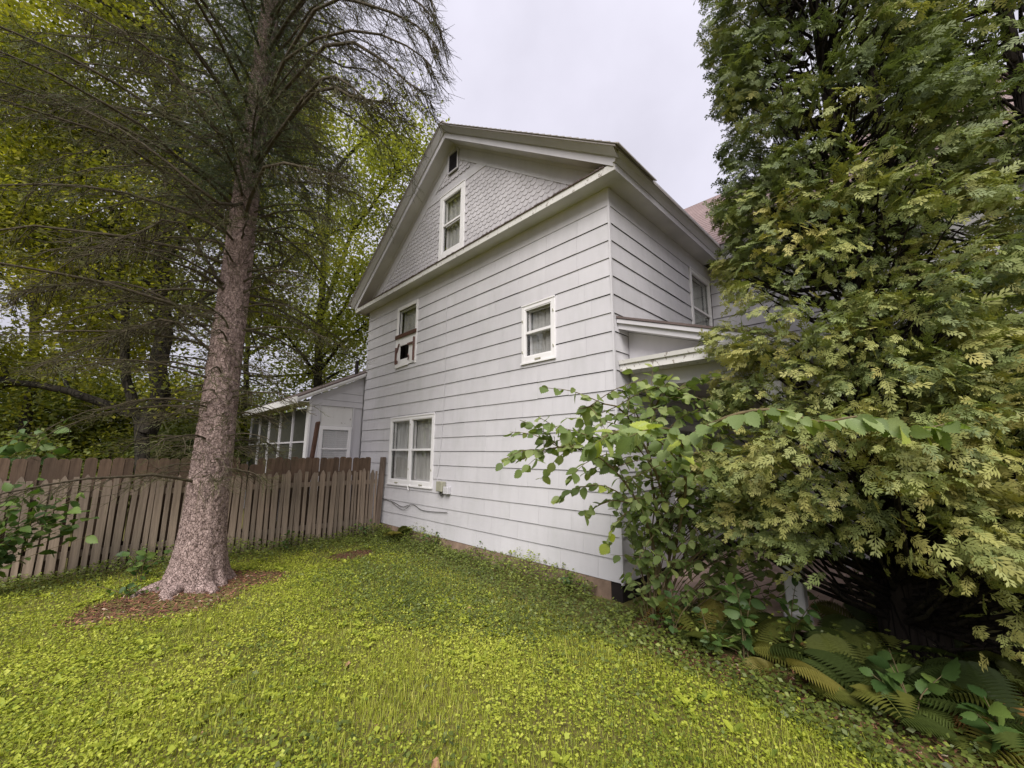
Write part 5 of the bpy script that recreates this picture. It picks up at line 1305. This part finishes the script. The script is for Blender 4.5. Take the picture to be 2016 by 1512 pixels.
# ------------------------------------------------------------------ elm sapling at the house corner
rng = np.random.default_rng(303)
elm_leafs = [toothed_leaf('leaf', M['elmobj'], 1.0, w, c, 7) for w, c in ((0.36, 0.10), (0.39, 0.22), (0.33, 0.02))]
EB = np.array([0.52, -0.30, 0.0])
elm = tag(empty('elm_sapling', EB), 'leafy elm sapling at the house corner with one long branch arching right', 'sapling')
def branch_leaves(p, n, size, sag=0.35, jitter=0.0, start=0.1, ups=0.7):
    """alternate leaves along a polyline -> list of (pos, dir, normal, size)"""
    out = []; N = len(p)
    for i in range(n):
        t = start + (1 - start) * (i + rng.uniform(0, 0.6)) / n; x = min(t, 0.999) * (N - 1); k = int(x); f = x - k
        q = p[k] * (1 - f) + p[k + 1] * f; tg = p[k + 1] - p[k]; tg /= np.linalg.norm(tg) + 1e-9
        sd = np.cross(tg, [0, 0, 1.0]); sd /= np.linalg.norm(sd) + 1e-9
        s = 1 if i % 2 else -1
        d = tg * rng.uniform(0.35, 0.8) + sd * s * rng.uniform(0.5, 0.95) + np.array([0, 0, -sag * rng.uniform(0.1, 2.0)]) + rng.normal(size=3) * 0.34
        nn = np.array([0, 0, ups]) + rng.normal(size=3) * 0.50 - 0.15 * FW
        out.append((q + rng.normal(size=3) * jitter, d, nn, size * rng.uniform(0.6, 1.3)))
    return out
els, leafs_near, leafs_far = [], [], []
def ebranch(pts, r0, r1, nleaf, size, near, n=16, sag=0.35):
    p = polyline([np.array(q) - EB for q in pts], n); els.append(tube_batch(p[None], np.linspace(r0, r1, n)[None], 6))
    (leafs_near if near else leafs_far).extend(branch_leaves(p, nleaf, size, sag)); return p
b0 = EB
# stems
S1 = ebranch([b0, px(1300, 1080, 4.45), px(1285, 960, 4.3), px(1275, 850, 4.15), px(1300, 790, 4.05), px(1350, 762, 4.0)], 0.020, 0.006, 14, 0.11, False)
S2 = ebranch([b0 + [0.06, 0, 0], px(1318, 1100, 4.4), px(1305, 980, 4.2), px(1270, 880, 3.9), px(1215, 800, 3.7), px(1140, 805, 3.6)], 0.018, 0.005, 16, 0.11, False)
S3 = ebranch([b0 + [0.02, -0.05, 0], px(1290, 1090, 4.3), px(1250, 980, 4.0), px(1180, 900, 3.7), px(1100, 880, 3.5), px(1024, 906, 3.45)], 0.016, 0.004, 22, 0.10, True)
S4 = ebranch([b0 + [0.1, 0, 0], px(1330, 1080, 4.3), px(1350, 960, 3.9), px(1340, 880, 3.3), px(1420, 826, 2.75), px(1520, 806, 2.6), px(1610, 830, 2.5), px(1700, 820, 2.42), px(1790, 846, 2.33), px(1872, 832, 2.25)], 0.018, 0.003, 84, 0.122, True, 34, 0.65)
S5 = ebranch([b0 + [0.08, .03, 0], px(1345, 1100, 4.5), px(1390, 1000, 4.4), px(1440, 930, 4.2), px(1500, 985, 3.9), px(1570, 1010, 3.7)], 0.014, 0.004, 18, 0.12, True)
for (st, pts, n_, sz, near) in [
    (S2, [px(1290, 930, 4.05), px(1230, 850, 3.6), px(1180, 862, 3.3), px(1130, 848, 3.2), px(1085, 838, 3.15)], 18, 0.10, True),
    (S4, [px(1345, 920, 3.6), px(1290, 862, 3.1), px(1220, 850, 2.9), px(1160, 880, 2.85)], 20, 0.125, True),
    (S4, [px(1350, 900, 3.4), px(1330, 850, 2.9), px(1280, 845, 2.75), px(1240, 860, 2.7)], 16, 0.125, True),
    (S3, [px(1270, 1010, 4.1), px(1200, 960, 3.8), px(1140, 960, 3.7), px(1095, 985, 3.7)], 18, 0.10, False),
    (S3, [px(1265, 1000, 4.1), px(1210, 985, 3.9), px(1170, 1000, 3.85), px(1150, 1015, 3.8)], 14, 0.10, False),
    (S2, [px(1300, 1010, 4.2), px(1250, 1000, 4.0), px(1205, 1040, 3.9), px(1195, 1080, 3.9)], 12, 0.10, False),
    (S1, [px(1290, 1000, 4.35), px(1360, 930, 4.2), px(1400, 880, 4.1), px(1450, 850, 4.0)], 16, 0.11, False),
    (S1, [px(1280, 900, 4.2), px(1330, 830, 4.0), px(1380, 810, 3.9), px(1420, 830, 3.8)], 16, 0.11, False),
    (S1, [px(1276, 860, 4.15), px(1240, 790, 4.0), px(1225, 770, 3.95), px(1240, 765, 3.9)], 12, 0.10, False),
    (S1, [px(1290, 800, 4.05), px(1310, 770, 4.0), px(1330, 765, 3.95)], 10, 0.10, False),
    (S5, [px(1390, 1000, 4.4), px(1370, 1040, 4.1), px(1385, 1070, 4.0), px(1400, 1085, 3.95)], 9, 0.10, False),
    (S5, [px(1350, 1090, 4.5), px(1420, 1060, 4.3), px(1480, 1070, 4.2), px(1530, 1100, 4.1)], 14, 0.11, False),
    (S5, [px(1340, 1120, 4.5), px(1380, 1100, 4.3), px(1440, 1120, 4.2), px(1450, 1170, 4.1)], 12, 0.11, False)]:
    p = polyline([np.array(q) - EB for q in pts], 12); els.append(tube_batch(p[None], np.linspace(0.008, 0.002, 12)[None], 5))
    (leafs_near if near else leafs_far).extend(branch_leaves(p, int(n_ * 1.4), sz * 1.1, 0.4))
# inner fill twigs
for k in range(120):
    src = [S1, S2, S3, S5][k % 4]; q = src[rng.integers(4, len(src) - 1)]; d = rng.normal(size=3) * np.array([0.30, 0.30, 0.22]); d[2] += 0.04
    p = polyline([q, q + d * 0.5 + [0, 0, 0.04], q + d], 7); els.append(tube_batch(p[None], np.linspace(0.005, 0.002, 7)[None], 4)); leafs_far.extend(branch_leaves(p, 9, 0.105, 0.4))
for k in range(95):                      # bushy lower growth round the stems and along the porch edge
    q = px(rng.uniform(1235, 1560), rng.uniform(930, 1190), rng.uniform(4.0, 4.6)) - EB; q[2] = max(q[2], 0.15); d = rng.normal(size=3) * np.array([0.22, 0.22, 0.12]) + np.array([0, 0, 0.06])
    root = np.array([q[0] * 0.35, q[1] * 0.35, max(q[2] - 0.45, 0.0)]); p = polyline([root, (root + q) / 2 + [0, 0, 0.05], q, q + d], 9); els.append(tube_batch(p[None], np.linspace(0.006, 0.002, 9)[None], 4)); leafs_far.extend(branch_leaves(p, 9, 0.105, 0.45, 0.0, 0.4))
v, s, l = join_parts(els); link('stems', np_mesh('stems', v, s, l, M['stem'], smooth=True), elm)
for (q, d, nn, sz) in (leafs_near + leafs_far)[:300]:
    Rm = frames(np.array(d)[None], np.array(nn)[None])[0]
    o = link('leaf', elm_leafs[rng.integers(3)], elm); o.matrix_local = Matrix([[*(Rm[i] * sz), q[i]] for i in range(3)] + [[0, 0, 0, 1]])
rest = (leafs_near + leafs_far)[300:]
tl = elm_leafs[0]; tv = [v.co[:] for v in tl.vertices]; tf = [tuple(p.vertices) for p in tl.polygons]
if rest:
    link('more_leaves', scatter_mesh('more_leaves', tv, tf, np.array([r[0] for r in rest]), frames(np.array([r[1] for r in rest]), np.array([r[2] for r in rest])), np.array([r[3] for r in rest]), M['elm'], rng.random(len(rest)) * 0.85), elm, kind='stuff')
print('elm', len(leafs_near), len(leafs_far))

# ------------------------------------------------------------------ ferns in the bed
def frond_mesh(name, mat, L=1.0, droop=0.55, np_=22):
    V, F = [], []
    def add(poly): a = len(V); V.extend(poly); F.append(tuple(range(a, a + len(poly))))
    prev = None
    for i in range(np_):
        t = 0.12 + 0.88 * i / (np_ - 1); x = L * t * (1 - 0.18 * t * t); z = L * (0.62 * t - droop * t * t * 1.05)
        w = 0.30 * L * math.sin(math.pi * (0.12 + 0.88 * t) ** 1.1) ** 0.8 if t < 1 else 0.01
        w = max(w * (1.0 if t > 0.2 else 0.6), 0.012)
        for s in (1, -1):
            sw = 0.30 * w
            add([(x - 0.014, 0, z), (x + 0.016, 0, z + 0.004), (x + sw * 0.6 + 0.030, s * w * 0.55, z - 0.05 * w + 0.012), (x + sw + 0.010, s * w, z - 0.25 * w), (x + sw * 0.6 - 0.012, s * w * 0.55, z - 0.04 * w)])
        if prev: add([(prev[0], -0.005, prev[1]), (prev[0], 0.005, prev[1]), (x, 0.004, z), (x, -0.004, z)])
        prev = (x, z)
    add([(0, -0.006, -0.02), (0, 0.006, -0.02), (L * 0.12, 0.005, L * 0.065), (L * 0.12, -0.005, L * 0.065)])
    me = bpy.data.meshes.new(name); me.from_pydata(V, [], F); me.materials.append(mat); return me
FR = [frond_mesh('frond', M['fernobj'], 1.0, d) for d in (0.45, 0.62, 0.8)]; FRB = [frond_mesh('frond', M['fernobjb'], 1.0, d) for d in (0.7, 0.95)]
rng = np.random.default_rng(404)
ferns = []
for k in range(400):
    if len(ferns) >= 26: break
    x = rng.uniform(0.75, 3.7); y = rng.uniform(-0.55, 1.3)
    if bed_mask(np.array([x]), np.array([y]))[0] < 0.35 or np.hypot(x - 2.5, y - 0.6) < 0.30 or (x < 2.15 and y > 0.2): continue
    if any(np.hypot(x - a, y - b) < 0.33 for a, b in ferns): continue
    ferns.append((x, y))
ferns += [(2.75, -0.55), (3.1, -0.35), (2.35, -0.45)]
fl = ['tall fern in the bed at the foot of the arborvitae']
for k, (x, y) in enumerate(ferns):
    near = lambda a, b, r: np.hypot(x - a, y - b) < r
    lab = ('green fern crowding the arborvitae trunks' if near(2.52, 0.58, 0.6) else 'green fern growing in front of the porch post' if near(1.70, 0.3, 0.65) else 'green fern under the elm sapling at the house corner' if near(0.52, -0.3, 0.6)
           else 'arching fern spilling over the lawn edge of the bed' if y < -0.35 else 'arching fern in the shade behind the arborvitae trunks' if y > 0.75 else 'arching fern in the middle of the shaded bed')
    f = tag(empty('fern', (x, y, 0.0)), lab, 'fern', 'ferns in the bed')
    nf = rng.integers(6, 10); a0 = rng.uniform(0, 6.28)
    for j in range(nf):
        br = rng.random() < 0.14
        o = link('frond', FRB[rng.integers(2)] if br else FR[rng.integers(3)], f, (rng.normal() * 0.02, rng.normal() * 0.02, 0.0), (rng.uniform(-0.25, 0.25), rng.uniform(-0.55, 0.05), a0 + j * 6.28 / nf + rng.uniform(-0.3, 0.3)))
        o.scale = (rng.uniform(0.36, 0.66) * (0.8 if br else 1),) * 3
# small ferns by the wall and elsewhere
f = tag(empty('fern', (-5.0, -0.16, 0.02)), 'small bright fern growing against the foundation near the fence post', 'fern')
for j in range(8):
    o = link('frond', FR[rng.integers(3)], f, (0, 0, 0.05), (rng.uniform(-0.2, 0.2), rng.uniform(-0.7, -0.2), -math.pi / 2 + rng.uniform(-1.7, 1.7))); o.scale = (rng.uniform(0.35, 0.55),) * 3

# ------------------------------------------------------------------ broad-leaved undergrowth
BL = [toothed_leaf('leaf', M['broadobj'], 1.0, w, c, 6) for w, c in ((0.30, 0.15), (0.34, 0.3))]
def weed(label, base, h, nst, nl, size, seed, group=None, spread=0.28, name='leafy_weed', top=None):
    global rng
    rng = np.random.default_rng(seed)
    t = tag(empty(name, base), label, 'weed', group); parts = []; L_ = []
    for k in range(nst):
        e = np.array([rng.normal() * spread, rng.normal() * spread, h * rng.uniform(0.65, 1.05)])
        if top is not None: e = np.array(top) * rng.uniform(0.8, 1.05) + rng.normal(size=3) * 0.20
        p = polyline([(rng.normal() * .02, rng.normal() * .02, 0), e * np.array([.3, .3, .55]), e], 10); parts.append(tube_batch(p[None], np.linspace(0.007, 0.002, 10)[None], 5))
        L_ += branch_leaves(p, nl, size, 0.3, 0.0, 0.25)
    v, s, l = join_parts(parts); link('stems', np_mesh('stems', v, s, l, M['stem'], smooth=True), t)
    for (q, d, nn, sz) in L_:
        Rm = frames(np.array(d)[None], np.array(nn)[None])[0]
        o = link('leaf', BL[rng.integers(2)], t); o.matrix_local = Matrix([[*(Rm[i] * sz), q[i]] for i in range(3)] + [[0, 0, 0, 1]])
def gpt(u, v, z=0.0):
    dv = FW + (u - W_PX / 2) / F_PX * RT - (v - H_PX / 2) / F_PX * UP; q = CAM + dv * ((z - CAM[2]) / dv[2]); return (q[0], q[1], z)
weed('upright weed with pointed green leaves at the bed edge below the sapling', gpt(1470, 1300), 0.75, 4, 12, 0.12, 1, None, 0.14)
weed('low leafy weed tucked under the sapling at the house corner', gpt(1330, 1260), 0.45, 6, 7, 0.085, 2, None, 0.18)
weed('sprawling leafy weed at the lawn edge beside the dry fern fronds', gpt(1400, 1290), 0.32, 6, 7, 0.08, 3, None, 0.2)
weed('large-leaved dark weed at the bed edge among the ferns', gpt(1800, 1430), 0.34, 4, 6, 0.15, 4, None, 0.12)
weed('weed with broad dark leaves at the right end of the bed', gpt(1985, 1500), 0.32, 4, 6, 0.14, 5, None, 0.12)
weed('mid-height weed in front of the porch floor', gpt(1560, 1290), 0.6, 4, 9, 0.10, 6, None, 0.18)
weed('bright weeds growing behind the porch post', (2.05, 2.3, 0.0), 0.75, 8, 9, 0.11, 7, None, 0.25)
weed('light green weed left of the spruce trunk by the fence', gpt(275, 1150), 0.55, 5, 8, 0.10, 8, None, 0.15)
weed('low weed at the spruce base in the mulch', gpt(250, 1180), 0.22, 6, 6, 0.07, 9, None, 0.2)
weed('yellowish weed growing up the foundation', gpt(965, 1105), 0.36, 5, 8, 0.05, 10, None, 0.09)
weed('small weed patch against the foundation near the sapling', gpt(1040, 1130), 0.25, 6, 7, 0.05, 11, None, 0.12)
weed('ragged weed clump against the foundation below the meter box', gpt(850, 1085), 0.34, 7, 8, 0.055, 14, None, 0.14)
weed('taller weed clump at the foot of the leaning fence post', gpt(720, 1062), 0.38, 7, 8, 0.06, 15, None, 0.16)
weed('leafy weed clump along the bare stretch of foundation', gpt(1120, 1165), 0.26, 7, 7, 0.05, 16, None, 0.14)
weed('bright weed clump along the fence right of the spruce', gpt(560, 1085), 0.32, 8, 8, 0.06, 17, None, 0.2)
# saplings at the left: one leaning over the front of the fence, one behind it
weed('dark sapling branch hanging in front of the picket fence at the left', (-5.25, -5.75, 0), 1.35, 20, 14, 0.15, 12, None, 0.30, 'sapling', top=(-0.10, 0.75, 1.05))
weed('pale pointed-leaf sapling rising above the board fence at the left', (-7.1, -6.2, 0), 2.3, 14, 13, 0.19, 13, None, 0.35, 'sapling', top=(-0.15, 0.8, 2.0))
